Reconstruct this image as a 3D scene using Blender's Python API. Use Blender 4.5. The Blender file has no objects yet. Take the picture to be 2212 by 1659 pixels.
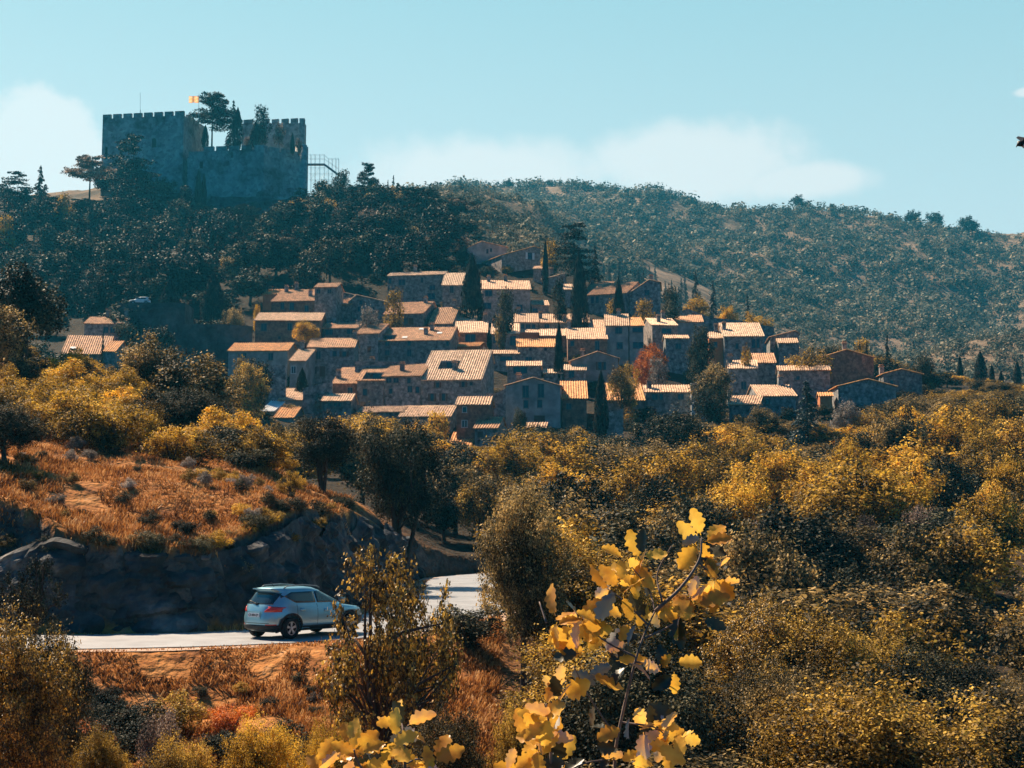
import bpy, bmesh, math, random
import numpy as np
from math import radians, sin, cos, pi, sqrt, atan2, tan
from mathutils import Vector, Matrix, noise as mnoise

S = bpy.context.scene
COL = S.collection
# ------------------------------------------------------------------ camera
F, CX, CY = 3040.0, 1106.0, 829.5          # photograph measured at 2212 x 1659
PITCH = math.atan((1134.0 - CY) / F)
cam_d = bpy.data.cameras.new('camera'); cam = bpy.data.objects.new('camera', cam_d); COL.objects.link(cam)
cam.location = (0, 0, 0); cam.rotation_euler = (pi/2 + PITCH, 0, 0)
cam_d.sensor_fit = 'HORIZONTAL'; cam_d.sensor_width = 36; cam_d.lens = 36 * F / 2212.0
cam_d.clip_start = 0.1; cam_d.clip_end = 9000
S.camera = cam
# ------------------------------------------------------------------ light
SUN_EL, SUN_AZ = radians(48), radians(-46)  # azimuth from the view axis, negative = left
EXPOSURE = 1.3
to_sun = Vector((sin(SUN_AZ)*cos(SUN_EL), cos(SUN_AZ)*cos(SUN_EL), sin(SUN_EL)))
sd = bpy.data.lights.new('sun', 'SUN'); sd.energy = 5.0; sd.angle = radians(0.5); sd.color = (1.0, 0.78, 0.56)
so = bpy.data.objects.new('sun', sd); COL.objects.link(so)
so.rotation_euler = (-to_sun).to_track_quat('-Z', 'Y').to_euler()
W = bpy.data.worlds.new('World'); S.world = W; W.use_nodes = True
SKY_TINT = (0.06, 0.60, 1.0); SKY_STRENGTH = 0.05
def build_world():
    nt = W.node_tree; N = nt.nodes; L = nt.links; N.clear()
    def nd(t, **k):
        n = N.new(t)
        for a, b in k.items(): setattr(n, a, b)
        return n
    def m(op, a, b=None, c=None, clamp=False):
        n = nd('ShaderNodeMath', operation=op, use_clamp=clamp)
        for i, v in enumerate((a, b, c)):
            if v is None: continue
            if isinstance(v, (int, float)): n.inputs[i].default_value = v
            else: L.new(v, n.inputs[i])
        return n.outputs[0]
    tc = nd('ShaderNodeTexCoord'); sep = nd('ShaderNodeSeparateXYZ'); L.new(tc.outputs['Generated'], sep.inputs[0])
    x, y, z = sep.outputs
    az = m('ARCTAN2', x, y); el = m('ARCSINE', z)
    sky = nd('ShaderNodeTexSky', sky_type='NISHITA', sun_disc=False, sun_elevation=SUN_EL, sun_rotation=SUN_AZ, altitude=200, air_density=1.0, dust_density=0.6, ozone_density=2.0)
    tint = nd('ShaderNodeMix', data_type='RGBA', blend_type='MULTIPLY'); tint.inputs[0].default_value = 1
    L.new(sky.outputs[0], tint.inputs[6]); tint.inputs[7].default_value = (*SKY_TINT, 1)
    no = nd('ShaderNodeTexNoise'); no.inputs['Scale'].default_value = 9; no.inputs['Detail'].default_value = 7; no.inputs['Roughness'].default_value = 0.6
    L.new(tc.outputs['Generated'], no.inputs['Vector'])
    no2 = nd('ShaderNodeTexNoise'); no2.inputs['Scale'].default_value = 45; no2.inputs['Detail'].default_value = 5
    L.new(tc.outputs['Generated'], no2.inputs['Vector'])
    def blob(px, py, rx, ry, soft=0.25):
        a0 = math.atan((px - CX)/F); e0 = math.atan((1134 - py)/F)
        dx = m('DIVIDE', m('SUBTRACT', az, a0), rx/F); dy = m('DIVIDE', m('SUBTRACT', el, e0), ry/F)
        d = m('SQRT', m('ADD', m('MULTIPLY', dx, dx), m('MULTIPLY', dy, dy)))
        d = m('ADD', d, m('MULTIPLY', m('SUBTRACT', no.outputs[0], 0.5), 1.2))
        d = m('ADD', d, m('MULTIPLY', m('SUBTRACT', no2.outputs[0], 0.5), 0.5))
        mr = nd('ShaderNodeMapRange', interpolation_type='SMOOTHSTEP'); L.new(d, mr.inputs[0])
        mr.inputs[1].default_value = 1.0 + soft*0.1; mr.inputs[2].default_value = .92 - soft*1.3
        return mr.outputs[0]
    c = None
    for b in ((60, 360, 140, 140, .12), (1500, 345, 310, 110, .35), (1060, 365, 430, 95, .4), (1750, 395, 200, 50, .4), (2260, 240, 45, 12, .3)):
        k = blob(*b); c = k if c is None else m('MAXIMUM', c, k)
    # the low sky of the picture is pale; higher up it deepens to blue
    er = nd('ShaderNodeValToRGB'); L.new(m('SUBTRACT', el, m('MULTIPLY', az, -0.10)), er.inputs[0]); er.color_ramp.interpolation = 'B_SPLINE'
    E = er.color_ramp.elements; E[0].position = 0.02; E[0].color = (.385, .375, .37, 1); E[1].position = .42; E[1].color = (.13, .25, .29, 1)
    e = E.new(.22); e.color = (.275, .335, .345, 1)
    hi = nd('ShaderNodeMapRange', interpolation_type='SMOOTHSTEP'); L.new(el, hi.inputs[0]); hi.inputs[1].default_value = .36; hi.inputs[2].default_value = .75
    bh = nd('ShaderNodeMapRange', interpolation_type='SMOOTHSTEP'); L.new(y, bh.inputs[0]); bh.inputs[1].default_value = .5; bh.inputs[2].default_value = -.2
    up = m('MAXIMUM', hi.outputs[0], bh.outputs[0])
    sc = nd('ShaderNodeVectorMath', operation='SCALE'); L.new(er.outputs[0], sc.inputs[0]); sc.inputs['Scale'].default_value = 1/SKY_STRENGTH
    mixv = nd('ShaderNodeMix', data_type='RGBA'); L.new(up, mixv.inputs[0]); L.new(sc.outputs[0], mixv.inputs[6]); dk = nd('ShaderNodeVectorMath', operation='SCALE'); dk.inputs['Scale'].default_value = .75; L.new(tint.outputs[2], dk.inputs[0]); L.new(dk.outputs[0], mixv.inputs[7])
    mixc = nd('ShaderNodeMix', data_type='RGBA'); L.new(m('MULTIPLY', c, 0.6), mixc.inputs[0]); L.new(mixv.outputs[2], mixc.inputs[6]); mixc.inputs[7].default_value = (.42/SKY_STRENGTH, .40/SKY_STRENGTH, .385/SKY_STRENGTH, 1)
    bg = nd('ShaderNodeBackground'); L.new(mixc.outputs[2], bg.inputs[0]); bg.inputs[1].default_value = SKY_STRENGTH
    out = nd('ShaderNodeOutputWorld'); L.new(bg.outputs[0], out.inputs[0])
build_world()
S.view_settings.view_transform = 'Standard'; S.view_settings.look = 'None'
S.view_settings.exposure = EXPOSURE; S.view_settings.gamma = 1; S.view_settings.use_curve_mapping = False
S.render.resolution_x = 1024; S.render.resolution_y = 768

# ------------------------------------------------------------------ helpers
random.seed(7); RNG = np.random.default_rng(11)
cp, sp = cos(PITCH), sin(PITCH)
def at(x, y, Y):
    """world point at forward distance Y that the photograph shows at (x, y)"""
    a = (x - CX)/F; b = (CY - y)/F
    d = Vector((a, cp - b*sp, sp + b*cp)); return d * (Y/d.y)
def px(p):
    f = p[1]*cp + p[2]*sp; u = -p[1]*sp + p[2]*cp
    return CX + F*p[0]/f, CY - F*u/f
def tag(o, label=None, cat=None, group=None, kind=None):
    if label: o['label'] = label
    if cat: o['category'] = cat
    if group: o['group'] = group
    if kind: o['kind'] = kind
    return o
def empty(name, loc, rz=0.0, **k):
    o = bpy.data.objects.new(name, None); COL.objects.link(o); o.location = loc; o.rotation_euler = (0, 0, rz)
    o.empty_display_size = .2
    return tag(o, **k)
def link_mesh(name, me, parent=None, loc=(0, 0, 0)):
    o = bpy.data.objects.new(name, me); COL.objects.link(o); o.location = loc
    if parent is not None: o.parent = parent
    return o
def mesh(name, V, Fc, mat, smooth=False):
    me = bpy.data.meshes.new(name); me.from_pydata([tuple(v) for v in V], [], [tuple(f) for f in Fc]); me.update()
    for m_ in (mat if isinstance(mat, (list, tuple)) else [mat]): me.materials.append(m_)
    if smooth: me.polygons.foreach_set('use_smooth', [True]*len(me.polygons))
    return me
def quads_mesh(name, V, mat, smooth=False):
    """V: (n,4,3) array of quads"""
    n = len(V); me = bpy.data.meshes.new(name)
    me.vertices.add(n*4); me.vertices.foreach_set('co', np.ascontiguousarray(V, dtype=np.float32).ravel())
    me.loops.add(n*4); me.loops.foreach_set('vertex_index', np.arange(n*4, dtype=np.int32))
    me.polygons.add(n); me.polygons.foreach_set('loop_start', np.arange(0, n*4, 4, dtype=np.int32))
    me.polygons.foreach_set('loop_total', np.full(n, 4, dtype=np.int32))
    me.update(calc_edges=True); me.materials.append(mat)
    return me
class MB:
    def __init__(s): s.v = []; s.f = []
    def add(s, V, Fc):
        b = len(s.v); s.v += [tuple(q) for q in V]; s.f += [tuple(b+i for i in f) for f in Fc]; return s
    def box(s, x0, y0, z0, x1, y1, z1):
        V = [(x0,y0,z0),(x1,y0,z0),(x1,y1,z0),(x0,y1,z0),(x0,y0,z1),(x1,y0,z1),(x1,y1,z1),(x0,y1,z1)]
        return s.add(V, [(0,3,2,1),(4,5,6,7),(0,1,5,4),(1,2,6,5),(2,3,7,6),(3,0,4,7)])
    def prism(s, poly, y0, y1):
        """poly in xz, extruded along y"""
        n = len(poly); V = [(p[0], y0, p[1]) for p in poly] + [(p[0], y1, p[1]) for p in poly]
        return s.add(V, [tuple(range(n)), tuple(range(2*n-1, n-1, -1))] + [(i, i+n, (i+1) % n+n, (i+1) % n) for i in range(n)])
    def slabz(s, poly, z0, z1):
        n = len(poly); V = [(p[0], p[1], z0) for p in poly] + [(p[0], p[1], z1) for p in poly]
        return s.add(V, [tuple(range(n-1, -1, -1)), tuple(range(n, 2*n))] + [(i, (i+1) % n, (i+1) % n+n, i+n) for i in range(n)])
    def tube(s, pts, rad, n=6):
        pts = [Vector(p) for p in pts]; b = len(s.v); k = len(pts)
        if not isinstance(rad, (list, tuple)): rad = [rad]*k
        for i, p in enumerate(pts):
            t = (pts[min(i+1, k-1)] - pts[max(i-1, 0)]).normalized()
            r = t.cross(Vector((0.3, 0.9, 0.2))); r = r.normalized() if r.length > 1e-4 else Vector((1, 0, 0)); q = t.cross(r)
            for j in range(n):
                a = 2*pi*j/n; s.v.append(tuple(p + (r*cos(a) + q*sin(a))*rad[i]))
        for i in range(k-1):
            for j in range(n):
                s.f.append((b+i*n+j, b+i*n+(j+1) % n, b+(i+1)*n+(j+1) % n, b+(i+1)*n+j))
        s.f.append(tuple(b+j for j in range(n-1, -1, -1))); s.f.append(tuple(b+(k-1)*n+j for j in range(n)))
        return s
    def build(s, name, mat, parent=None, smooth=False, loc=(0, 0, 0)):
        return link_mesh(name, mesh(name, s.v, s.f, mat, smooth), parent, loc)

# ------------------------------------------------------------------ materials
def mat(name, c1, c2=None, scale=3.0, rough=.85, detail=6, spec=.3, bump=0, c3=None, bscale=None, objrand=0, cell=None, coord='Object', metal=0, lo=.35, hi=.65, stretch=None):
    M = bpy.data.materials.new(name); M.use_nodes = True; nt = M.node_tree; N = nt.nodes; L = nt.links
    b = N['Principled BSDF']; b.inputs['Roughness'].default_value = rough; b.inputs['Specular IOR Level'].default_value = spec; b.inputs['Metallic'].default_value = metal
    b.inputs['Base Color'].default_value = (*c1, 1)
    tc = N.new('ShaderNodeTexCoord'); vec = tc.outputs[coord]
    if stretch:
        mp = N.new('ShaderNodeMapping'); mp.inputs['Scale'].default_value = stretch; L.new(vec, mp.inputs[0]); vec = mp.outputs[0]
    col = None
    if c2:
        no = N.new('ShaderNodeTexNoise'); no.inputs['Scale'].default_value = scale; no.inputs['Detail'].default_value = detail; no.inputs['Roughness'].default_value = .65
        L.new(vec, no.inputs['Vector'])
        cr = N.new('ShaderNodeValToRGB'); cr.color_ramp.elements[0].position = lo; cr.color_ramp.elements[1].position = hi
        cr.color_ramp.elements[0].color = (*c1, 1); cr.color_ramp.elements[1].color = (*c2, 1)
        if c3:
            e = cr.color_ramp.elements.new((lo+hi)/2); e.color = (*c3, 1)
        L.new(no.outputs[0], cr.inputs[0]); col = cr.outputs[0]
    if cell:
        sc, amt = cell
        vo = N.new('ShaderNodeTexVoronoi'); vo.inputs['Scale'].default_value = sc; L.new(vec, vo.inputs['Vector'])
        hs = N.new('ShaderNodeSeparateColor'); L.new(vo.outputs['Color'], hs.inputs[0])
        mr = N.new('ShaderNodeMapRange'); mr.inputs[3].default_value = 1-amt; mr.inputs[4].default_value = 1+amt; L.new(hs.outputs[0], mr.inputs[0])
        mx = N.new('ShaderNodeVectorMath'); mx.operation = 'SCALE'; L.new(col, mx.inputs[0]); L.new(mr.outputs[0], mx.inputs['Scale']); col = mx.outputs[0]
    if objrand:
        oi = N.new('ShaderNodeObjectInfo'); mr = N.new('ShaderNodeMapRange'); mr.inputs[3].default_value = 1-objrand; mr.inputs[4].default_value = 1+objrand
        L.new(oi.outputs['Random'], mr.inputs[0])
        mx = N.new('ShaderNodeVectorMath'); mx.operation = 'SCALE'; L.new(col, mx.inputs[0]); L.new(mr.outputs[0], mx.inputs['Scale']); col = mx.outputs[0]
    if col is not None: L.new(col, b.inputs['Base Color'])
    if bump:
        n2 = N.new('ShaderNodeTexNoise'); n2.inputs['Scale'].default_value = bscale or scale*3; n2.inputs['Detail'].default_value = 6; L.new(vec, n2.inputs['Vector'])
        bp = N.new('ShaderNodeBump'); bp.inputs['Strength'].default_value = 1; bp.inputs['Distance'].default_value = bump; L.new(n2.outputs[0], bp.inputs['Height']); L.new(bp.outputs[0], b.inputs['Normal'])
    return M
def leafmat(name, c1, c2, c3=None, trans=.35, back=None, scale=.6, rough=.45, spec=.4, rnd=.3):
    """dark and bright clumps paint shade and sunlight into the crown; tone differs from tree to tree; part of the light passes through the leaf"""
    M = bpy.data.materials.new(name); M.use_nodes = True; nt = M.node_tree; N = nt.nodes; L = nt.links
    b = N['Principled BSDF']; b.inputs['Roughness'].default_value = rough; b.inputs['Specular IOR Level'].default_value = spec
    g = N.new('ShaderNodeNewGeometry'); oi = N.new('ShaderNodeObjectInfo')
    no = N.new('ShaderNodeTexNoise'); no.inputs['Scale'].default_value = scale; no.inputs['Detail'].default_value = 4; L.new(g.outputs['Position'], no.inputs['Vector'])
    ad = N.new('ShaderNodeMath'); ad.operation = 'MULTIPLY_ADD'; L.new(g.outputs['Random Per Island'], ad.inputs[0]); ad.inputs[1].default_value = .35; L.new(no.outputs[0], ad.inputs[2])
    cr = N.new('ShaderNodeValToRGB'); cr.color_ramp.elements[0].position = .5; cr.color_ramp.elements[1].position = .92  # mostly near-black, few bright: crown shade and sunlit tips put into leaf colour
    cr.color_ramp.elements[0].color = (*c1, 1); cr.color_ramp.elements[1].color = (*c2, 1)
    if c3: e = cr.color_ramp.elements.new(.7); e.color = (*c3, 1)
    L.new(ad.outputs[0], cr.inputs[0])
    mr = N.new('ShaderNodeMapRange'); mr.inputs[3].default_value = 1-rnd; mr.inputs[4].default_value = 1+rnd; L.new(oi.outputs['Random'], mr.inputs[0])
    mx = N.new('ShaderNodeVectorMath'); mx.operation = 'SCALE'; L.new(cr.outputs[0], mx.inputs[0]); L.new(mr.outputs[0], mx.inputs['Scale']); col = mx.outputs[0]
    if back:
        mb = N.new('ShaderNodeMix'); mb.data_type = 'RGBA'; L.new(g.outputs['Backfacing'], mb.inputs[0]); L.new(col, mb.inputs[6]); mb.inputs[7].default_value = (*back, 1); colb = mb.outputs[2]
    else: colb = col
    L.new(colb, b.inputs['Base Color'])
    t = N.new('ShaderNodeBsdfTranslucent'); L.new(col, t.inputs[0])
    ms = N.new('ShaderNodeMixShader'); ms.inputs[0].default_value = trans
    L.new(b.outputs[0], ms.inputs[1]); L.new(t.outputs[0], ms.inputs[2]); L.new(ms.outputs[0], N['Material Output'].inputs[0])
    return M
M = {}
M['stone'] = mat('village stone', (.05,.055,.057), (.31,.28,.25), 1.3, c3=(.17,.175,.175), cell=(2.6,.35), bump=.05, bscale=5, objrand=.18)
M['stone_pale'] = mat('pale stone', (.14,.12,.11), (.42,.34,.30), 1.1, c3=(.26,.215,.19), cell=(2.8,.3), bump=.05, bscale=5, objrand=.1)
M['stone_red'] = mat('reddish stone', (.10,.06,.045), (.36,.18,.12), 1.2, c3=(.22,.12,.08), cell=(2.8,.3), bump=.05, bscale=5, objrand=.12)
M['render'] = mat('weathered render', (.14,.14,.14), (.38,.36,.34), .45, c3=(.24,.235,.22), bump=.02, objrand=.12)
M['orange_render'] = mat('orange render', (.42,.13,.05), (.5,.2,.08), 1.5, bump=.01)
M['castle'] = mat('castle stone', (.06,.06,.06), (.36,.35,.32), .16, c3=(.24,.245,.24), cell=(1.1,.35), bump=.3, bscale=1.2)
def tile(n, a, b, c): M[n] = mat(n, a, b, 1.4, c3=c, cell=(3.2,.38), rough=.8, bump=.02, bscale=9, objrand=.12, lo=.3, hi=.72)
tile('tile_tan', (.26,.15,.095), (.62,.43,.28), (.48,.30,.18))
tile('tile_orange', (.34,.14,.05), (.68,.36,.13), (.56,.26,.085))
tile('tile_brown', (.22,.11,.055), (.60,.35,.19), (.42,.22,.11))
tile('tile_pale', (.32,.20,.12), (.74,.53,.36), (.55,.37,.24))
M['glass'] = mat('dark window glass', (.012,.018,.024), rough=.12, spec=.6)
M['frame'] = mat('window frame paint', (.10,.085,.075), (.19,.16,.14), 5, rough=.6)
M['frame_white'] = mat('pale window frame', (.55,.55,.53), (.66,.66,.64), 5, rough=.6)
M['shutter'] = mat('brown shutter wood', (.05,.035,.03), (.10,.065,.05), 6, rough=.7)
M['shutter_blue'] = mat('grey blue shutter wood', (.10,.16,.20), (.15,.22,.26), 6, rough=.7)
M['dark'] = mat('dark opening', (.012,.012,.014), (.02,.02,.022), 4, rough=.9, spec=.1)
M['white'] = mat('white paint', (.62,.62,.60), (.78,.78,.76), 4, rough=.6)
M['bark'] = mat('bark', (.035,.026,.022), (.10,.075,.06), 4, rough=.95, bump=.02, spec=.1)
M['metal'] = mat('galvanised steel', (.16,.19,.20), (.26,.30,.31), 5, rough=.5, metal=.5)
M['twig'] = mat('grey twig bark', (.11,.08,.065), (.26,.20,.17), 20, rough=.9)
# ------------------------------------------------------------------ terrain
def zy(y, d): return at(CX, y, d)[2]
TX = [-1500, 0, 250, 500, 750, 1000, 1150, 1300, 1600, 1900, 2212, 3900]
_T = [(2, 'z', [-1.7]*10),
 (15, 'z', [-4.5,-4.5,-4.5,-4.5,-4.5,-5,-5.5,-6,-6,-6]),
 (30, 'z', [-6.8,-6.8,-6.8,-6.8,-7.2,-8,-9,-10,-10.5,-11]),
 (40, 'z', [-5.4,-5.3,-5.3,-5.3,-5.9,-7,-8.5,-10,-10.5,-11]),
 (50, 'z', [1.0,-.3,-.9,-.9,-4.6,-4.8,-7.5,-9,-9.5,-10]),
 (60, 'z', [3.2,2.0,1.5,.4,-4.3,-4.6,-7,-8.5,-9,-9.5]),
 (75, 'z', [6,5.0,3.4,1.2,-4,-4.4,-5.5,-6.5,-7,-7.5]),
 (95, 'z', [10.7,8.9,4.4,1.4,-3.8,-3.9,-4,-4,-4,-4]),
 (130, 'z', [10,8,5,2,-1,-1,-1,0,0,0]),
 (170, 'z', [14,12,9,7,6,6,6,6,7,7]),
 (198, 'y', [900,900,915,955,965,965,960,940,925,895]),
 (240, 'y', [800,815,850,853,853,853,855,880,862,860]),
 (290, 'y', [720,705,705,710,710,710,715,775,815,840]),
 (330, 'y', [640,620,600,590,580,580,615,715,800,850]),
 (390, 'y', [540,530,520,505,490,515,640,750,830,850]),
 (440, 'y', [440,440,470,455,440,500,640,760,820,780]),
 (480, 'y', [425,405,410,430,430,500,640,750,790,725]),
 (600, 'y', [500,500,500,455,430,458,600,700,760,800]),
 (800, 'y', [520,520,500,460,448,480,520,590,650,700]),
 (1100,'y', [430,430,430,430,420,414,410,446,470,506]),
 (1500,'y', [480,480,480,450,440,435,440,480,505,540]),
 (3000,'z', [60]*10)]
TD = np.array([t[0] for t in _T], float); TLD = np.log(TD)
TZ = np.array([[v if k == 'z' else zy(v, d) for v in row] for d, k, row in _T]); TZ = np.hstack([TZ[:, :1], TZ, TZ[:, -1:]])
TXa = np.array(TX, float)
ROAD = [(-60,50.5),(-40,47.2),(-28,45.8),(-20,45.2),(-14,45.4),(-9.6,46.6),(-6.6,49.2),(-4.6,53.5),(-3.4,59),(-2.7,67),(-2.2,80),(-2.8,93),(-2,102),(3,111),(14,116)]
def catmull(P, n=10):
    P = [np.array(p, float) for p in P]; P = [2*P[0]-P[1]] + P + [2*P[-1]-P[-2]]; out = []
    for i in range(1, len(P)-2):
        for k in range(n):
            t = k/n; out.append(.5*((2*P[i]) + (-P[i-1]+P[i+1])*t + (2*P[i-1]-5*P[i]+4*P[i+1]-P[i+2])*t*t + (-P[i-1]+3*P[i]-3*P[i+1]+P[i+2])*t**3))
    out.append(P[-2]); return np.array(out)
RC = catmull(ROAD); ROADZ = -3.75
def road_dist(X, Y):
    d = np.full(np.shape(X), 1e9)
    for i in range(len(RC)-1):
        a, b = RC[i], RC[i+1]; ab = b-a; t = np.clip(((X-a[0])*ab[0]+(Y-a[1])*ab[1])/(ab@ab), 0, 1)
        d = np.minimum(d, np.hypot(X-a[0]-ab[0]*t, Y-a[1]-ab[1]*t))
    return d
def road_side(X, Y):
    best = np.full(np.shape(X), 1e9); s = np.zeros(np.shape(X))
    for i in range(len(RC)-1):
        a, b = RC[i], RC[i+1]; ab = b-a; t = np.clip(((X-a[0])*ab[0]+(Y-a[1])*ab[1])/(ab@ab), 0, 1); d = np.hypot(X-a[0]-ab[0]*t, Y-a[1]-ab[1]*t)
        c = ab[0]*(Y-a[1])-ab[1]*(X-a[0]); s = np.where(d < best, np.sign(c), s); best = np.minimum(d, best)
    return s
_g = RNG.random((64, 64))
def vnoise(X, Y, s):
    x = np.asarray(X)/s; y = np.asarray(Y)/s; i = np.floor(x).astype(int); j = np.floor(y).astype(int); u = x-i; v = y-j; u = u*u*(3-2*u); v = v*v*(3-2*v)
    g = lambda a, b: _g[a % 64, b % 64]
    return (g(i,j)*(1-u)+g(i+1,j)*u)*(1-v)+(g(i,j+1)*(1-u)+g(i+1,j+1)*u)*v - .5
def ground(X, Y):
    X = np.asarray(X, float); Y = np.maximum(np.asarray(Y, float), 2.0)
    c = np.clip(CX + F*X/Y, TXa[0], TXa[-1]); ld = np.log(np.clip(Y, TD[0], TD[-1]))
    i = np.clip(np.searchsorted(TXa, c)-1, 0, len(TXa)-2); u = (c-TXa[i])/(TXa[i+1]-TXa[i]); u = u*u*(3-2*u)*.6 + u*.4
    j = np.clip(np.searchsorted(TLD, ld)-1, 0, len(TLD)-2); v = (np.exp(ld)-TD[j])/(TD[j+1]-TD[j])
    z = (TZ[j, i]*(1-u)+TZ[j, i+1]*u)*(1-v) + (TZ[j+1, i]*(1-u)+TZ[j+1, i+1]*u)*v
    z = z + vnoise(X, Y, 5.3)*np.clip(Y/60, .2, 1)*.9 + vnoise(X, Y, 1.7)*.3 + vnoise(X, Y, 40)*np.clip((Y-350)/300, 0, 1)*14
    near = (Y < 135) & (Y > 35)
    if np.any(near):
        d = np.where(near, 0, 1e3); d = np.where(near, road_dist(X, Y), 1e3); e = np.maximum(d-3.8, 0)
        cut = np.where(e < 4, e*np.maximum(2.8+vnoise(X, Y, 1.1)*3.2+vnoise(X, Y, 3.1)*2.2, 1.9)+vnoise(X, Y*3, .8)*.7*(e > 0), 1e3)
        side = road_side(X, Y); hi = np.where((side < 0) & (Y < 60), ROADZ-np.minimum(e, 14)*.16+.12*(e > 0), ROADZ+cut)
        z = np.where(d < 1e3, np.clip(z, ROADZ-e*.6, np.maximum(hi, ROADZ-e*.6)), z)
    return z
def gz(x, y): return float(ground(np.array([x]), np.array([y]))[0])

M['soil'] = None
def ground_material():
    m_ = bpy.data.materials.new('ground soil and dry grass'); m_.use_nodes = True; nt = m_.node_tree; N = nt.nodes; L = nt.links; b = N['Principled BSDF']
    b.inputs['Roughness'].default_value = .95; b.inputs['Specular IOR Level'].default_value = .1
    g = N.new('ShaderNodeNewGeometry'); sep = N.new('ShaderNodeSeparateXYZ'); L.new(g.outputs['Position'], sep.inputs[0])
    def noise(s, d=6):
        n = N.new('ShaderNodeTexNoise'); n.inputs['Scale'].default_value = s; n.inputs['Detail'].default_value = d; n.inputs['Roughness'].default_value = .7; L.new(g.outputs['Position'], n.inputs['Vector']); return n.outputs[0]
    def ramp(f, cs, lo=.35, hi=.65):
        r = N.new('ShaderNodeValToRGB'); L.new(f, r.inputs[0]); r.color_ramp.elements[0].position = lo; r.color_ramp.elements[1].position = hi
        r.color_ramp.elements[0].color = (*cs[0], 1); r.color_ramp.elements[1].color = (*cs[-1], 1)
        for k, c in enumerate(cs[1:-1]): e = r.color_ramp.elements.new(lo+(hi-lo)*(k+1)/(len(cs)-1)); e.color = (*c, 1)
        return r.outputs[0]
    def mix(f, a, c):
        x = N.new('ShaderNodeMix'); x.data_type = 'RGBA'; L.new(f, x.inputs[0]); L.new(a, x.inputs[6]); L.new(c, x.inputs[7]); return x.outputs[2]
    def rng(f, a, c):
        r = N.new('ShaderNodeMapRange'); L.new(f, r.inputs[0]); r.inputs[1].default_value = a; r.inputs[2].default_value = c; return r.outputs[0]
    grass = ramp(noise(.9, 9), [(.05,.022,.012), (.26,.10,.028), (.40,.18,.055), (.36,.25,.16)], .3, .72)
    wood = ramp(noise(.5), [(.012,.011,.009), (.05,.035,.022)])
    far = ramp(noise(.05, 9), [(.06,.05,.035), (.30,.21,.14)], .38, .62)
    rock = ramp(noise(.8, 9), [(.015,.016,.018), (.07,.068,.065), (.17,.15,.13)], .3, .7)
    y = sep.outputs[1]
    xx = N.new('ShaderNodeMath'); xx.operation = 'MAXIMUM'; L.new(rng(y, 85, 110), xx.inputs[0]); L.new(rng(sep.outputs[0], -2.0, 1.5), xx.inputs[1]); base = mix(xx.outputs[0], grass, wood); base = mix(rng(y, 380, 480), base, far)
    ns = N.new('ShaderNodeSeparateXYZ'); L.new(g.outputs['Normal'], ns.inputs[0])
    yn = N.new('ShaderNodeMath'); yn.operation = 'MULTIPLY'; L.new(rng(ns.outputs[2], .72, .5), yn.inputs[0]); L.new(rng(y, 130, 120), yn.inputs[1])
    col = mix(yn.outputs[0], base, rock); L.new(col, b.inputs['Base Color'])
    n2 = N.new('ShaderNodeTexNoise'); n2.inputs['Scale'].default_value = 2.2; n2.inputs['Detail'].default_value = 9; L.new(g.outputs['Position'], n2.inputs['Vector'])
    bp = N.new('ShaderNodeBump'); bp.inputs['Distance'].default_value = .45; vo = N.new('ShaderNodeTexVoronoi'); vo.feature = 'DISTANCE_TO_EDGE'; vo.inputs['Scale'].default_value = .9; wv = N.new('ShaderNodeVectorMath'); wv.operation = 'MULTIPLY_ADD'; L.new(n2.outputs['Color'], wv.inputs[0]); wv.inputs[1].default_value = (1.2, 1.2, 1.2); L.new(g.outputs['Position'], wv.inputs[2]); L.new(wv.outputs[0], vo.inputs['Vector']); hh = N.new('ShaderNodeMath'); hh.operation = 'MULTIPLY_ADD'; L.new(vo.outputs['Distance'], hh.inputs[0]); L.new(yn.outputs[0], hh.inputs[1]); L.new(n2.outputs[0], hh.inputs[2]); L.new(hh.outputs[0], bp.inputs['Height']); L.new(bp.outputs[0], b.inputs['Normal'])
    return m_
M['soil'] = ground_material()
def build_ground():
    cols = np.concatenate([np.linspace(-1500, -100, 30, endpoint=False), np.linspace(-100, 2300, 250, endpoint=False), np.linspace(2300, 3900, 30)])
    rows = np.concatenate([np.geomspace(2, 36, 40, endpoint=False), np.arange(36, 66, .3), np.arange(66, 120, .7), np.geomspace(120, 500, 110, endpoint=False), np.geomspace(500, 3000, 90)])
    Cc, Rr = np.meshgrid(cols, rows); X = (Cc-CX)/F*Rr; Z = ground(X, Rr)
    nr, nc = X.shape; V = np.stack([X, Rr, Z], -1).reshape(-1, 3)
    me = bpy.data.meshes.new('ground'); me.vertices.add(len(V)); me.vertices.foreach_set('co', V.astype(np.float32).ravel())
    i = np.arange((nr-1)*(nc-1)); r = i//(nc-1); c = i % (nc-1); a = r*nc+c
    q = np.stack([a, a+1, a+nc+1, a+nc], -1).astype(np.int32); n = len(q)
    me.loops.add(n*4); me.loops.foreach_set('vertex_index', q.ravel()); me.polygons.add(n)
    me.polygons.foreach_set('loop_start', np.arange(0, n*4, 4, dtype=np.int32)); me.polygons.foreach_set('loop_total', np.full(n, 4, dtype=np.int32))
    me.polygons.foreach_set('use_smooth', np.ones(n, bool)); me.update(calc_edges=True); me.materials.append(M['soil'])
    tag(link_mesh('ground', me), kind='structure')
build_ground()
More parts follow.
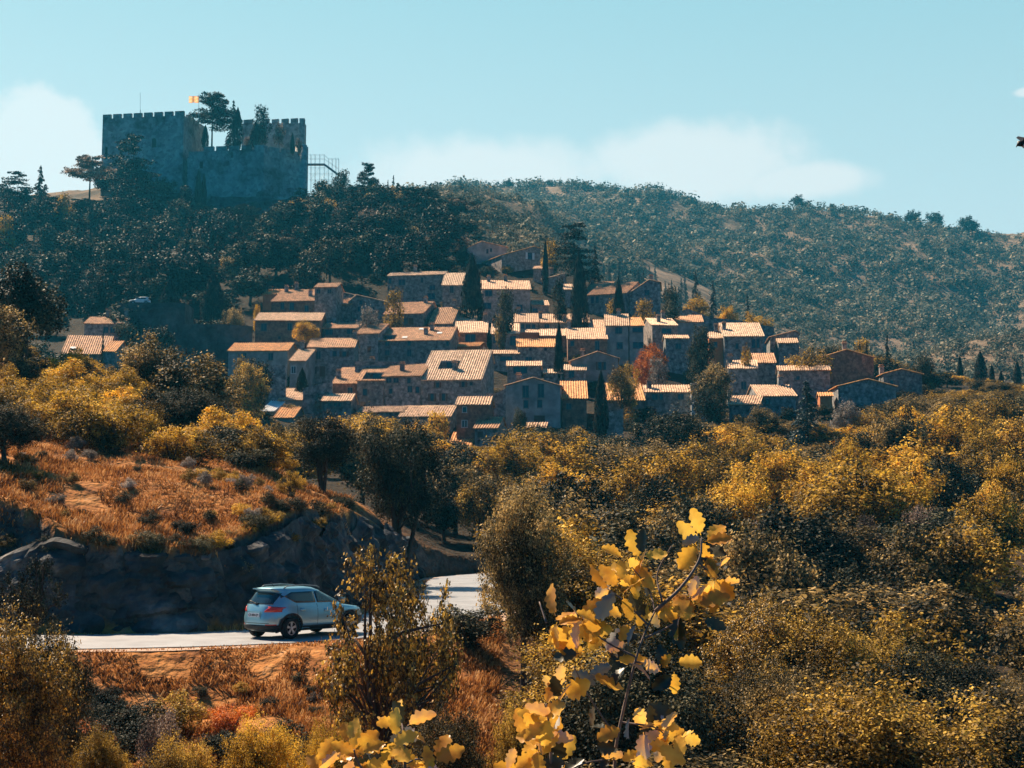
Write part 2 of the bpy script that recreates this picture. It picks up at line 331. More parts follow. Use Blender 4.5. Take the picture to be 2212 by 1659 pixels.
def strip(name, half, z, m_, k0=0, k1=None, wob=0, off=0):
    C = RC[k0:k1]; mb = MB(); 
    for i, p in enumerate(C):
        t = C[min(i+1, len(C)-1)]-C[max(i-1, 0)]; t = t/np.hypot(*t); n = np.array([-t[1], t[0]])
        h1 = half + (random.random()-.5)*wob; h2 = half + (random.random()-.5)*wob
        a = p+n*(h1+off); b = p-n*(h2-off); mb.v += [(a[0], a[1], z), (b[0], b[1], z)]
        if i: mb.f.append((2*i-2, 2*i-1, 2*i+1, 2*i))
    return mb.build(name, m_)
M['asphalt'] = mat('sun bleached asphalt', (.20,.21,.225), (.30,.315,.33), .7, c3=(.25,.26,.275), rough=.55, spec=.5, bump=.004, bscale=60, coord='Object')
M['gravel'] = mat('gravel verge', (.30,.19,.13), (.52,.37,.28), 3, bump=.03, bscale=25)
tag(strip('verge', 3.6, ROADZ+.03, M['gravel'], wob=.25), kind='structure')
tag(strip('road', 2.75, ROADZ+.06, M['asphalt']), kind='structure')

# dry grass as one object: blades on the sunlit banks
M['grass'] = leafmat('dry orange grass', (.09,.035,.015), (.66,.40,.17), (.42,.17,.04), trans=.3, scale=.8, spec=.1, rnd=0)
def build_grass():
    n = 300000
    px_ = RNG.uniform(-120, 1080, n); Y = 30*np.exp(RNG.random(n)*math.log(95/30)); X = (px_-CX)/F*Y
    d = road_dist(X, Y); z = ground(X, Y); z2 = ground(X, Y+.35); z3 = ground(X+.35, Y); slope = np.hypot(z2-z, z3-z)/.35
    keep = (d > 3.25) & ((slope < .95) | ((d > 4.7) & (z > ROADZ+1.6) & (slope < 3))) & ((vnoise(X, Y, 2.1)+vnoise(X, Y, .8)*.8) > -.22) & (px_ < 760 + (Y < 60)*320)
    keep |= (d > 2.7) & (d < 3.6) & (RNG.random(n) < .25)
    X, Y, z = X[keep], Y[keep], z[keep]; k = len(X)
    h = RNG.uniform(.06, .26, k)*np.where(Y > 49, .8, 1)*(.7+1.1*(vnoise(X, Y, 3)+.5))*np.where(Y < 50, np.clip((road_dist(X, Y)-2.6)/4, .25, 1), 1); w = RNG.uniform(.012, .03, k); a = RNG.uniform(0, pi, k)
    dx, dy = np.cos(a)*w, np.sin(a)*w; lx, ly = RNG.normal(0, .35, k)*h+h*.15, RNG.normal(0, .35, k)*h
    z = np.where(road_dist(X, Y) < 3.7, ROADZ+.02, z)-.03
    q = np.stack([np.stack([X-dx, Y-dy, z], -1), np.stack([X+dx, Y+dy, z], -1), np.stack([X+dx*.5+lx, Y+dy*.5+ly, z+h], -1), np.stack([X-dx*.5+lx, Y-dy*.5+ly, z+h], -1)], 1)
    tag(link_mesh('dry_grass', quads_mesh('dry_grass', q, M['grass'])), 'dry orange grass covering the sunlit roadside banks', 'grass', kind='stuff')
build_grass()

# ------------------------------------------------------------------ foliage
def build_rock_face():
    C = RC[(RC[:, 0] > -48) & (RC[:, 1] < 100)]; pts = []; 
    for a, b in zip(C[:-1], C[1:]):
        n = max(1, int(np.hypot(*(b-a))/.16)); pts += [a+(b-a)*k/n for k in range(n)]
    pts = np.array(pts); t = np.gradient(pts, axis=0); t /= np.hypot(t[:, 0], t[:, 1])[:, None]; nrm = np.stack([-t[:, 1], t[:, 0]], 1)
    tx = pts+nrm*5.4; top = np.maximum(ground(tx[:, 0], tx[:, 1]), ROADZ-.1); top = np.convolve(np.pad(top, 6, 'edge'), np.ones(13)/13, 'valid'); nv = 26; mb = MB()
    for i, p in enumerate(pts):
        H_ = top[i]-.35-ROADZ
        for j in range(nv+1):
            v = j/nv; q = p+nrm[i]*(3.85+v*.95); z = ROADZ-.3+v*(H_+.3); P = Vector((q[0], q[1], z))
            d1, _p = mnoise.voronoi(P*Vector((.55, .55, .8)) if False else Vector((P.x*.55, P.y*.55, P.z*.85))+Vector((mnoise.noise(P), mnoise.noise(P+Vector((9, 0, 0))), 0))*.5)
            d2, _p = mnoise.voronoi(Vector((P.x*1.5, P.y*1.5, P.z*2.1)))
            o_ = (-(d1[1]-d1[0])*1.0-(d2[1]-d2[0])*.35+.4*mnoise.noise(P*.5)+.12*mnoise.noise(P*3)+.08)*min(1, v*5+.15)*(1 if v < .97 else .2)
            q = q+nrm[i]*min(max(o_, -.6), .02)*min(1, H_/2); mb.v.append((q[0], q[1], z+.08*mnoise.noise(P*2.2)))
    for i in range(len(pts)-1):
        for j in range(nv): a = i*(nv+1)+j; mb.f.append((a, a+nv+1, a+nv+2, a+1))
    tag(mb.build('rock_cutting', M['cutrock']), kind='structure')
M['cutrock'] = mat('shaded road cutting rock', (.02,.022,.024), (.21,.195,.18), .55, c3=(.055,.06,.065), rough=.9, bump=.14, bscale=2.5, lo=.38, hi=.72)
build_rock_face()
def leaf_quads(P, Nrm, size, asp=.6):
    n = len(P); Nrm = Nrm/np.linalg.norm(Nrm, axis=1, keepdims=True)
    r = RNG.normal(size=(n, 3)); u = np.cross(Nrm, r); u /= np.linalg.norm(u, axis=1, keepdims=True); v = np.cross(Nrm, u)
    s = (size*RNG.uniform(.6, 1.35, n))[:, None]; u = u*s*.5; v = v*s*.5*asp
    return np.stack([P-u*.9, P-v+u*.05, P+u, P+v+u*.05], 1)
def sph(n):
    v = RNG.normal(size=(n, 3)); return v/np.linalg.norm(v, axis=1, keepdims=True)
def crown_broad(n, size, blobs=30, r=(.13,.24), flat=1.0, low=.06, gap=.0, rx=.36, shell=.55, seed=0):
    """unit tree 1 high, about 1 wide: leaves on many small boughs spread through an uneven crown"""
    C = []; R = []
    for k in range(blobs):
        d = sph(1)[0]; d[2] = d[2]*.9+.12; q = RNG.random()**.42
        c = np.array([d[0]*rx*q, d[1]*rx*q, .54+d[2]*(.36)*q*flat]); 
        if c[2] < low+.05: c[2] = low+.05+RNG.random()*.1
        C.append(c); R.append(RNG.uniform(*r)*(1.1-.35*q))
    C = np.array(C); R = np.array(R); w = R**2/np.sum(R**2); idx = RNG.choice(blobs, n, p=w)
    d = sph(n); d[:, 2] = d[:, 2]*.85+.1; rad = R[idx]*(shell+(1-shell)*RNG.random(n)**.5)*(1+.22*RNG.normal(size=n)*.6)
    # leaves gather in sprays
    NSP = 16; spr = sph(blobs*NSP).reshape(blobs, NSP, 3); srad = RNG.uniform(.62, 1.35, (blobs, NSP)); kk = RNG.integers(0, NSP, n); rad = rad*srad[idx, kk]; dd = spr[idx, kk]+RNG.normal(0, .14, (n, 3)); dd /= np.linalg.norm(dd, axis=1, keepdims=True)
    d = np.where((RNG.random(n) < .72)[:, None], dd, d)
    P = C[idx]+d*rad[:, None]; Nn = d*.5+np.array([0, 0, .45])+RNG.normal(0, .55, (n, 3))
    return leaf_quads(P, Nn, size), C
def crown_cypress(n, size, tip=1.0):
    t = RNG.random(n)**.85; prof = np.interp(t, [0,.06,.3,.6,.85,1], [.26,.40,.5,.40,.20,.01]); a = RNG.uniform(0, 2*pi, n)
    rr = prof*(.8+.25*RNG.random(n)+.12*np.sin(a*7+t*30)+.08*np.sin(a*3-t*17)); P = np.stack([np.cos(a)*rr, np.sin(a)*rr, t], -1)
    Nn = np.stack([np.cos(a), np.sin(a), .35+0*a], -1)+RNG.normal(0, .35, (n, 3)); return leaf_quads(P, Nn, size, 1.0)
def crown_layers(n, size, layers, droop=.1, top=1.0, base=.15, width=.5, flat=.02, pw=.8):
    """cedar / fir: boughs in whorls reaching out from the trunk"""
    B = []
    for k in range(layers):
        t = (k+.5)/layers; L_ = width*((1-t)**pw*.95+.06)
        for j in range(RNG.integers(5, 9)):
            B.append((base+(top-base)*t+RNG.normal(0, .012), RNG.uniform(0, 2*pi), L_*RNG.uniform(.55, 1.15)))
    B = np.array(B); idx = RNG.choice(len(B), n, p=B[:, 2]/B[:, 2].sum()); q = RNG.random(n)**.6; L_ = B[idx, 2]*q
    a = B[idx, 1]+RNG.normal(0, .28, n)*(1.1-q*.4); z = B[idx, 0]-droop*q*B[idx, 2]+RNG.normal(0, flat, n)*(1.1-q*.6)
    P = np.stack([np.cos(a)*L_, np.sin(a)*L_, z], -1); return leaf_quads(P, np.array([0, 0, 1.])+RNG.normal(0, .45, (n, 3)), size, .8)
def trunk(limbs, r0=.03, h=.55, tops=None, stems=1):
    mb = MB()
    for s in range(stems):
        ox, oy = (random.uniform(-.03, .03), random.uniform(-.03, .03)) if stems > 1 else (0, 0)
        mx, my = random.uniform(-.04, .04), random.uniform(-.04, .04)
        if stems > 1: mx += ox*4; my += oy*4
        mb.tube([(ox, oy, -.08), (ox, oy, 0), (ox+mx*.5, oy+my*.5, h*.5), (ox+mx, oy+my, h), (ox+mx, oy+my, h+.25)], [r0*1.3, r0, r0*.8, r0*.55, r0*.15], 7)
        if tops is not None:
            for c in random.sample(list(tops), min(limbs, len(tops))):
                z0 = random.uniform(h*.35, h); f = z0/h; b = Vector((ox+mx*f, oy+my*f, z0)); e = Vector(c)
                mb.tube([b, b.lerp(e, .5)+Vector((0, 0, .02)), e], [r0*.45, r0*.3, r0*.1], 5)
    return mb
LM = {}
LM['tan'] = leafmat('sage tan oak leaves', (.011,.013,.009), (.60,.41,.15), (.12,.088,.034), scale=.35, spec=.18, rough=.6)
LM['ochre'] = leafmat('ochre leaves', (.016,.014,.006), (.85,.55,.09), (.26,.155,.025), scale=.35, spec=.18, rough=.6)
LM['gold'] = leafmat('golden leaves', (.04,.026,.006), (.9,.58,.07), (.46,.27,.03), trans=.4, scale=.5, spec=.18, rough=.6)
LM['dark'] = leafmat('dark evergreen leaves', (.008,.012,.009), (.18,.155,.075), (.024,.028,.017), trans=.1, scale=.35, spec=.08, rough=.6)
LM['fir'] = leafmat('dark conifer needles', (.006,.010,.011), (.07,.07,.05), (.014,.018,.016), trans=.08, scale=.5, spec=.08, rough=.6)
LM['spruce'] = leafmat('blue grey spruce needles', (.03,.05,.055), (.14,.19,.19), (.07,.10,.105), trans=.08, scale=.5, spec=.18, rough=.6)
LM['red'] = leafmat('rust red leaves', (.18,.05,.012), (.8,.30,.04), (.55,.15,.02), trans=.3, scale=.8, spec=.18, rough=.6)
LM['grey'] = leafmat('silver grey leaves', (.10,.09,.08), (.55,.48,.42), (.30,.26,.22), trans=.2, scale=.7, spec=.18, rough=.6)
LM['pink'] = leafmat('dry pinkish leaves', (.02,.016,.014), (.55,.40,.30), (.15,.105,.08), trans=.25, scale=.4, spec=.18, rough=.6)
LM['speckle'] = leafmat('speckled young oak leaves', (.02,.018,.008), (.85,.52,.08), (.16,.10,.02), trans=.25, scale=5, spec=.4, rough=.5)
PROTO = {}
def proto(key, kind, n, size, **k):
    t = None; C = None
    if kind == 'broad':
        q, C = crown_broad(n, size, **k); t = trunk(8, .028, .5, C)
    elif kind == 'fork':
        q, C = crown_broad(n, size, **k); t = trunk(12, .022, .5, C, stems=3)
    elif kind == 'sparse':
        q, C = crown_broad(n, size, **k); t = trunk(16, .02, .6, C, stems=3)
    elif kind == 'cypress': q = crown_cypress(n, size); t = MB().tube([(0,0,-.06),(0,0,.9)], [.06,.01], 6)
    elif kind == 'layers':
        q = crown_layers(n, size, **k); t = MB().tube([(0,0,-.06),(0,0,.3),(0,0,.98)], [.022,.016,.003], 7)
    elif kind == 'shrub':
        q, C = crown_broad(n, size, low=-.05, **k); q[..., 2] = (q[..., 2]-.15)*1.15; t = MB()
        for j in range(5): a = random.uniform(0, 6.3); t.tube([(0,0,-.05),(cos(a)*.1,sin(a)*.1,.3),(cos(a)*.22,sin(a)*.22,.6)], [.015,.01,.004], 5)
    PROTO[key] = (q, mesh(key+'_trunk', t.v, t.f, M['bark'], True)); PROTO[key+'/m'] = {}
def crown_mesh(key, leaf):
    d = PROTO[key+'/m']
    if leaf not in d: d[leaf] = quads_mesh(key+'_'+leaf, PROTO[key][0], LM[leaf])
    return d[leaf]
for s_ in 'ab': proto('broad_near_'+s_, 'broad', 80000, .0135, blobs=52, r=(.09,.19))
for s_ in 'abc': proto('broad_mid_'+s_, 'broad', 14000, .028, blobs=38, r=(.09,.19))
for s_ in 'ab': proto('broad_far_'+s_, 'broad', 5000, .048, blobs=26, r=(.11,.21))
proto('sparse_near_a', 'sparse', 13500, .0195, blobs=70, r=(.05,.12), rx=.44, low=.0, shell=.3)
for s_ in 'ab': proto('tall_mid_'+s_, 'broad', 20000, .025, blobs=46, r=(.10,.2), flat=1.35, rx=.36, low=-.02); proto('tall_far_'+s_, 'broad', 5500, .044, blobs=34, r=(.11,.22), flat=1.35, rx=.36, low=-.02)
for s_ in 'ab': proto('fork_near_'+s_, 'fork', 52000, .0145, blobs=50, r=(.10,.19), low=.3)
for s_ in 'ab': proto('cypress_'+s_, 'cypress', 7000, .045)
proto('cedar_a', 'layers', 11000, .03, layers=9, droop=.05, width=.55, base=.18, pw=.35, flat=.012)
proto('flat_cedar_a', 'layers', 12000, .034, layers=6, droop=-.05, width=.6, base=.42, pw=.3, flat=.02)
proto('fir_a', 'layers', 9000, .03, layers=15, droop=.45, width=.42, base=.06, pw=.9, flat=.015)
for s_ in 'ab': proto('shrub_near_'+s_, 'shrub', 9000, .03, blobs=22, r=(.12,.22))
proto('shrub_far_a', 'shrub', 2600, .06, blobs=16, r=(.14,.24))
TREE_NAME = {'broad': 'broadleaf_tree', 'sparse': 'young_oak_tree', 'tall': 'broadleaf_tree', 'fork': 'oak_tree', 'cypress': 'cypress_tree', 'cedar': 'cedar_tree', 'flat': 'cedar_tree', 'fir': 'fir_tree', 'shrub': 'shrub'}
TREE_CAT = {'broad': 'tree', 'tall': 'tree', 'fork': 'oak', 'sparse': 'tree', 'cypress': 'cypress', 'cedar': 'cedar', 'flat': 'cedar', 'fir': 'fir', 'shrub': 'shrub'}
def tree_at(key, leaf, X, Y, z, w, h, label, group=None, name=None, cat=None):
    k = key.split('_')[0]; name = name or TREE_NAME[k]
    o = empty(name, (X, Y, z), random.uniform(0, 6.28), label=label, cat=cat or TREE_CAT[k], group=group)
    o.scale = (w, w, h)
    link_mesh('crown' if k != 'shrub' else 'foliage', crown_mesh(key, leaf), o)
    link_mesh('trunk' if k != 'shrub' else 'stem', PROTO[key][1], o)
    return o
def tree(key, leaf, x, ytop, w, Y, label, group=None, sink=0, hmin=1.0, **k):
    """crown centred on column x with its tip at ytop in the photograph, w photograph pixels wide, at distance Y"""
    p = at(x, ytop, Y); z = gz(p.x, Y)-sink; h = max(p.z-z, hmin)
    if key.startswith(('broad_mid', 'broad_far')) and h > 1.35*w*Y/F: key = 'tall_'+key.split('_')[1]+'_'+'ab'[int(x) % 2]
    return tree_at(key, leaf, p.x, Y, z, w*Y/F, h, label, group, **k)
# ------------------------------------------------------------------ village houses
def R2(u, v): return 486+u*.2441, 540+v*.2441
def R3(u, v): return 864+u*.2441, 496.8+v*.2441
def R4(u, v): return 810+u*.3174, 702+v*.3174
def R5(u, v): return 1296+u*.3418, 594+v*.3418
def R6(u, v): return u*.2685, 486+v*.2685
SC = {R2: .2441, R3: .2441, R4: .3174, R5: .3418, R6: .2685}
def roof_slope(mb, O, A, Sv, La, Ls, th=.14, per=.38, amp=.078):
    """corrugated tile slope: O corner at the eave, A unit vector along the eave, Sv unit vector up the slope"""
    O, A, Sv = Vector(O), Vector(A), Vector(Sv); Nn = A.cross(Sv).normalized()
    if Nn.z < 0: Nn = -Nn
    nc = max(4, int(La/(per/4))); nr = max(2, int(Ls/1.2)); b = len(mb.v); ph = random.random()
    for r in range(nr+1):
        for c in range(nc+1):
            s = c/nc*La; hgt = amp*max(sin(2*pi*s/per), -.55) + .05*mnoise.noise((s*.5+ph*50, r*.9, ph*9))
            edge = random.uniform(-.05, .05) if r in (0, nr) else 0
            mb.v.append(tuple(O+A*s+Sv*(Ls*r/nr+edge)+Nn*(th+hgt)))
    for r in range(nr):
        for c in range(nc): i = b+r*(nc+1)+c; mb.f.append((i, i+1, i+nc+2, i+nc+1))
    q = len(mb.v)
    mb.v += [tuple(O), tuple(O+A*La), tuple(O+A*La+Sv*Ls), tuple(O+Sv*Ls)]
    mb.f.append((q, q+3, q+2, q+1))
    top0, top1 = [b+c for c in range(nc+1)], [b+nr*(nc+1)+c for c in range(nc+1)]
    mb.f.append(tuple([q, q+1]+top0[::-1])); mb.f.append(tuple([q+2, q+3]+top1))
    mb.f.append(tuple([q+3, q]+[b+r*(nc+1) for r in range(nr+1)])); mb.f.append(tuple([q+1, q+2]+[b+r*(nc+1)+nc for r in range(nr, -1, -1)]))
def window(root, x, z, w, h, side='front', y=0.0, shut=None, white=False, name='window'):
    """frame standing a little proud of the wall with its pane as a child"""
    f = MB(); t = .07
    f.box(x-w/2-t, y-.05, z-t, x-w/2, y+.05, z+h+t); f.box(x+w/2, y-.05, z-t, x+w/2+t, y+.05, z+h+t)
    f.box(x-w/2, y-.05, z+h, x+w/2, y+.05, z+h+t); f.box(x-w/2-t-.05, y-.12, z-t-.06, x+w/2+t+.05, y+.05, z-t)
    if w > .7 and name == 'window': f.box(x-.03, y-.035, z, x+.03, y+.03, z+h)
    fr = f.build(name, M['frame_white'] if white else M['frame'], root)
    MB().box(x-w/2, y-.02, z, x+w/2, y+.04, z+h).build('pane' if name == 'window' else 'door_leaf', M['glass'] if name == 'window' else M['shutter'], fr)
    if shut:
        for s in (-1, 1):
            a = x+s*(w/2+t+.02); b_ = a+s*w*.52
            MB().box(min(a, b_), y-.09, z-.02, max(a, b_), y-.051, z+h+.02).build('shutter', M[shut], fr)
def chimney(root, x, y, z, w=.7, h=1.4, m_='stone'):
    c = MB().box(x-w/2, y-w/2, z-1.2, x+w/2, y+w/2, z+h).build('chimney', M[m_], root)
    MB().box(x-w/2-.1, y-w/2-.1, z+h+.003, x+w/2+.1, y+w/2+.1, z+h+.1).box(x-w/3, y-w/3, z+h+.1, x-w/3+.12, y+w/3, z+h+.3).box(x+w/3-.12, y-w/3, z+h+.1, x+w/3, y+w/3, z+h+.3).box(x-w/2, y-w/2, z+h+.3, x+w/2, y+w/2, z+h+.38).build('chimney_cap', M['tile_tan'], c)
def depth_of(by): return float(np.interp(by, [600, 950], [321, 195]))
NH = [0]
def house(R, u0, u1, ev, bv, rv, sh, label, kind='front', Y=None, wall='stone', tile='tile_tan', win='auto', chim=(), dY=0, apex=None, sky=(), dorm=None, run=None, ev2=None, white=False, name='stone_house', depth=9, cat='house', shut=None):
    x0, e = R(u0, ev); x1, b = R(u1, bv); _, r_ = R(u0, rv); k = SC[R]
    if Y is None: Y = depth_of(b)
    Y += dY
    rnd = random.Random(int(x0*7+e))
    pL = at(x0, e, Y); ze = pL.z; base = min(gz(pL.x, Y), gz((x1-CX)/F*Y, Y), at(x0, b, Y).z)-2.5
    if kind == 'front':
        shx = sh*k; t = .38; q = (1134-r_)/F
        def solve(t): 
            d = t-q; return max((q*Y-ze)/d, .5) if d > .02 else 99
        lim = run or 8.5
        while solve(t) > lim and t < .95: t += .02
        rr = solve(t); xr = (x0+shx-CX)/F*(Y+rr); a = atan2(xr-pL.x, rr); a = max(-.5, min(.5, a))
        w = (x1-CX)/F*Y - pL.x; w = w*cos(a)**-1/(1+tan(a)*(x1-CX)/F) if True else w
        rr2 = rr/cos(a) if abs(a) < .5 else rr; rb = min(rr2, 3.2); rise = rr*t; D_ = rr2+rb
        o = empty(name, (pL.x, Y, base), -a, label=label, cat=cat); H = ze-base
        tb = rise/rr2
        wm = MB().prism([], 0, 0) if 0 else MB()
        P = [(0, 0), (0, H), (rr2, H+rise), (D_, H+rise-rb*tb), (D_, 0)]
        V = [(0, y, z) for y, z in P]+[(w, y, z) for y, z in P]; n = 5
        wm.add(V, [tuple(range(n)), tuple(range(2*n-1, n-1, -1))]+[(i, i+n, (i+1) % n+n, (i+1) % n) for i in range(n)])
        wo = wm.build('wall', M[wall], o)
        rm = MB(); ov = .3; sl = Vector((0, rr2, rise)).normalized(); Ls = sqrt(rr2**2+rise**2)
        oL = .22
        if dorm:   # roof terrace cut out of the slope: build the slope as four pieces round it
            du0, dv0, du1, dv1 = dorm; f0, f1 = (du0-u0)/(u1-u0), (du1-u0)/(u1-u0); g0, g1 = max(.06, (ev-dv1)/(ev-rv)), min(.94, (ev-dv0)/(ev-rv))
            W_ = w+2*oL
            for (a0, a1, s0, s1) in ((0, f0, 0, 1), (f1, 1, 0, 1), (f0, f1, 0, g0), (f0, f1, g1, 1)):
                if a1-a0 > .02 and s1-s0 > .01: roof_slope(rm, Vector((-oL+a0*W_, 0, H+.03))+sl*(s0*(Ls+ov)-ov), (1, 0, 0), sl, (a1-a0)*W_, (s1-s0)*(Ls+ov))
            xa, xb = -oL+f0*W_, -oL+f1*W_; ya, yb = (sl*(g0*(Ls+ov)-ov)).y, (sl*(g1*(Ls+ov)-ov)).y; zb = H+rise*yb/rr2
            # the wall prism is left whole: the terrace is a dark-floored well set into it
            tw = MB().box(xa+.05, yb-.15, H+rise*ya/rr2+.12, xb-.05, yb, zb+.1).build('terrace_wall', M['stone_pale'], o)
            MB().box(xa+(xb-xa)*.3, yb-.2, H+rise*ya/rr2+.2, xa+(xb-xa)*.7, yb-.153, zb-.1).build('glazed_door', M['glass'], tw)
        else:
            roof_slope(rm, Vector((-oL, 0, H+.03))-sl*ov, (1, 0, 0), sl, w+2*oL, Ls+ov)
        sb = Vector((0, -rb, rb*tb)).normalized(); roof_slope(rm, Vector((-oL, D_+.2, H+rise-rb*tb-.2*tb+.03)), (1, 0, 0), sb, w+2*oL, sqrt(rb*rb+(rb*tb)**2)+.2)
        ro = rm.build('roof', M[tile], o)
        if dorm: cutter_well(wo, xa+.02, xb-.02, ya, yb, H+rise*ya/rr2-.6, H+rise+3)
        for (cu, cv) in chim:
            f = (cu-u0)/(u1-u0); g = max(0, min(1, (ev-cv)/max(ev-rv, 1))); fx = f-(sh/(u1-u0))*g; chimney(ro, max(.4, min(w-.4, fx*w)), min(rr2*.97, rr2*g+.4), H+rise*g)
        for (cu, cv) in sky:
            f = (cu-u0)/(u1-u0); g = max(.1, min(.9, (ev-cv)/(ev-rv))); x = (f-(sh/(u1-u0))*g)*w; c = Vector((x, rr2*g, H+.03+rise*g)); nn = Vector((0, -rise, rr2)).normalized()
            m_ = MB(); A = Vector((.45, 0, 0)); Bv = sl*.5; c = c+nn*.2
            m_.add([c-A-Bv, c+A-Bv, c+A+Bv, c-A+Bv, c-A-Bv+nn*.1, c+A-Bv+nn*.1, c+A+Bv+nn*.1, c-A+Bv+nn*.1], [(0,3,2,1),(4,5,6,7),(0,1,5,4),(1,2,6,5),(2,3,7,6),(3,0,4,7)]); m_.build('skylight', M['white'], ro)
    else:
        # gable (or sloping-roofed) end towards the camera: apex = (u, v) of its top
        xa, ya = R(*apex); H = ze-base; ez2 = at(x1, R(u1, ev2 if ev2 is not None else ev)[1], Y).z-base
        a = max(-.5, min(.5, sh)); w = ((x1-x0)*Y/F)/cos(a); o = empty(name, (pL.x, Y, base), -a, label=label, cat=cat)
        xm = (xa-x0)/(x1-x0)*w; hm = at(xa, ya, Y).z-base
        MB().prism([(0, 0), (0, H), (xm, hm), (w, ez2), (w, 0)], 0, depth).build('wall', M[wall], o)
        rm = MB()
        for (xe, zz, s) in ((0, H, -1), (w, ez2, 1)):
            if abs(xe-xm) < .4: continue
            v = Vector((xm-xe, 0, hm-zz)); Ls = v.length; sl = v.normalized()
            if s < 0: roof_slope(rm, Vector((xe, -.25, zz+.03))-sl*.3, (0, 1, 0), sl, depth+.5, Ls+.3, th=.1)
            else: roof_slope(rm, Vector((xe, -.25, zz+.03))-sl*.3, (0, 1, 0), sl, depth+.5, Ls+.3, th=.1)
        ro = rm.build('roof', M[tile], o); H = min(H, ez2)
        for (cu, cv) in chim: X_ = (cu-u0)/(u1-u0)*w; zz = (H+(hm-H)*min(1, X_/max(xm, .1))) if X_ < xm else hm+(ez2-hm)*(X_-xm)/max(w-xm, .1); chimney(ro, X_, 2.5, zz+.1)
    if win == 'auto':
        vis = (b-e)*Y/F; n = max(1, int(w/2.7)) if w > 2.2 else 0; 
        for i in range(n):
            xw = w*(i+.5+rnd.uniform(-.18, .18))/n; ww = rnd.choice([.8, .9, 1.0])
            zz = H-1.75 if vis > 2.2 else H-1.2
            if rnd.random() < .85: window(o, xw, zz, ww, 1.2 if vis > 2.2 else .8, shut=rnd.choice([None, 'shutter', None, 'shutter_blue']) if w/n > 3 else None)
            if vis > 4.8 and rnd.random() < .8: window(o, xw+rnd.uniform(-.2, .2), H-4.4, ww, 1.3)
        if vis > 6.5: window(o, w*rnd.uniform(.3, .7)+.9, H-vis+.6 if H-vis+.6 < H-5.6 else H-7.6, 1.0, 1.9, name='door')
    elif win:
        for q in win:
            uu, vv, wu, hv = q[:4]; sh_ = q[4] if len(q) > 4 else None; nm = q[5] if len(q) > 5 else 'window'
            zc = at(x0, R(uu, vv)[1], Y).z-base; xw = (uu-u0)/(u1-u0)*w; ww = max(.45, wu*k*Y/F); hh = max(.5, hv*k*Y/F)
            window(o, min(max(xw, ww/2+.1), w-ww/2-.1), zc-hh/2, ww, hh, shut=sh_, name=nm, white=white)
    NH[0] += 1; return o, w, H
def cutter_well(wo, x0, x1, y0, y1, z0, z1):
    me = MB().box(x0, y0, z0, x1, y1-.15, z1); c = me.build('cut', M['stone']); md = wo.modifiers.new('b', 'BOOLEAN'); md.object = c; md.operation = 'DIFFERENCE'; md.solver = 'EXACT'
    c.parent = wo.parent; bpy.context.view_layer.update(); dg = bpy.context.evaluated_depsgraph_get(); dg.update()
    nm = bpy.data.meshes.new_from_object(wo.evaluated_get(dg)); wo.modifiers.clear(); wo.data = nm; bpy.data.objects.remove(c)

H = house; T = 'tile_tan'; TO = 'tile_orange'; TB = 'tile_brown'; TP = 'tile_pale'
# --- upper left cluster
H(R2,410,880,458,600,345,80,'long brown farmhouse with three chimneys at the upper left of the village',tile=TB,wall='stone_red',chim=[(735,420),(520,370),(610,340)],win=[(505,498,32,55),(587,503,38,65),(713,525,35,50),(800,520,45,60)],dY=4)
H(R2,335,500,395,560,340,20,'narrow orange rendered end house with a bright orange roof',tile=TO,wall='orange_render',dY=9,win=None)
H(R2,795,968,332,420,285,15,'small square rooftop tower room with a tiled cap above the farmhouse',tile=TB,win=[(825,368,32,35),(912,368,32,35)],Y=281,name='tower_house')
H(R2,880,1095,495,640,422,75,'small brown roofed house right of the long farmhouse',tile=TB,win=[(940,530,40,45)],chim=[(1010,420)])
H(R2,1100,1415,460,640,400,.1,'shaded house with one long roof edge sloping down to the right',kind='gable',apex=(1165,402),ev2=462,win=[(1205,465,25,35),(1308,525,35,30),(1190,525,25,40)],depth=7)
H(R2,1030,1145,400,520,372,.05,'narrow shaded house end with a pale roof edge behind the chimney',kind='gable',apex=(1035,374),ev2=402,win=None,dY=8,depth=5)
H(R2,268,830,625,820,550,22,'long plain stone house with a low even tiled roof at the left',tile=T,wall='stone_red',win=[(343,684,48,65),(565,678,35,60),(478,775,12,15)])
H(R2,1405,1745,572,720,460,90,'wide stone house with a broad brown roof right of the grey bush',tile=TB,win=[(1468,640,85,60),(1620,640,90,60)],chim=[(1762,480)])
H(R2,1805,2000,658,740,505,60,'short house with a steep mottled brown roof',tile=TB,chim=[(2025,490)],win=None)
H(R2,866,1165,697,790,645,30,'low long shed roof with dark openings beneath',tile=TB,win=[(920,728,70,45,None,'window'),(1104,725,70,45)],name='lean_to_house')
H(R2,1162,1345,745,985,655,80,'tall narrow stone house joined to the skylight house',tile=TB,win=[(1272,880,30,50)],name='row_house')
H(R2,1298,1985,808,985,690,70,'long stone house with three white skylights in its roof',tile=TB,chim=[(1775,765),(1830,725)],sky=[(1740,712),(1590,788),(1900,752)],win=[(1437,832,38,35),(1630,832,30,40),(1995-30,838,22,40),(1437,912,40,45),(1630,915,36,62)],dorm=(1345,755,1500,800))
H(R2,735,1130,864,1130,782,25,'two storey stone house with pale shutters and a brown roof above the topiary',tile=TB,win=[(825,930,38,70),(965,918,35,48,'shutter_blue'),(1048,920,34,45,'shutter'),(798,1065,25,60),(862,1075,45,90,None,'door')],chim=[(1145,790)])
H(R2,30,540,896,1120,825,45,'long cream rendered house with a bright orange mottled roof',tile=TO,wall='render',win=[(165,935,40,40),(395,945,40,60)])
H(R2,575,700,984,1220,882,72,'slim grey house with a small roof and a big boxy chimney',tile=T,wall='render',win=[(606,1060,38,60)],chim=[(668,885)],white=True)
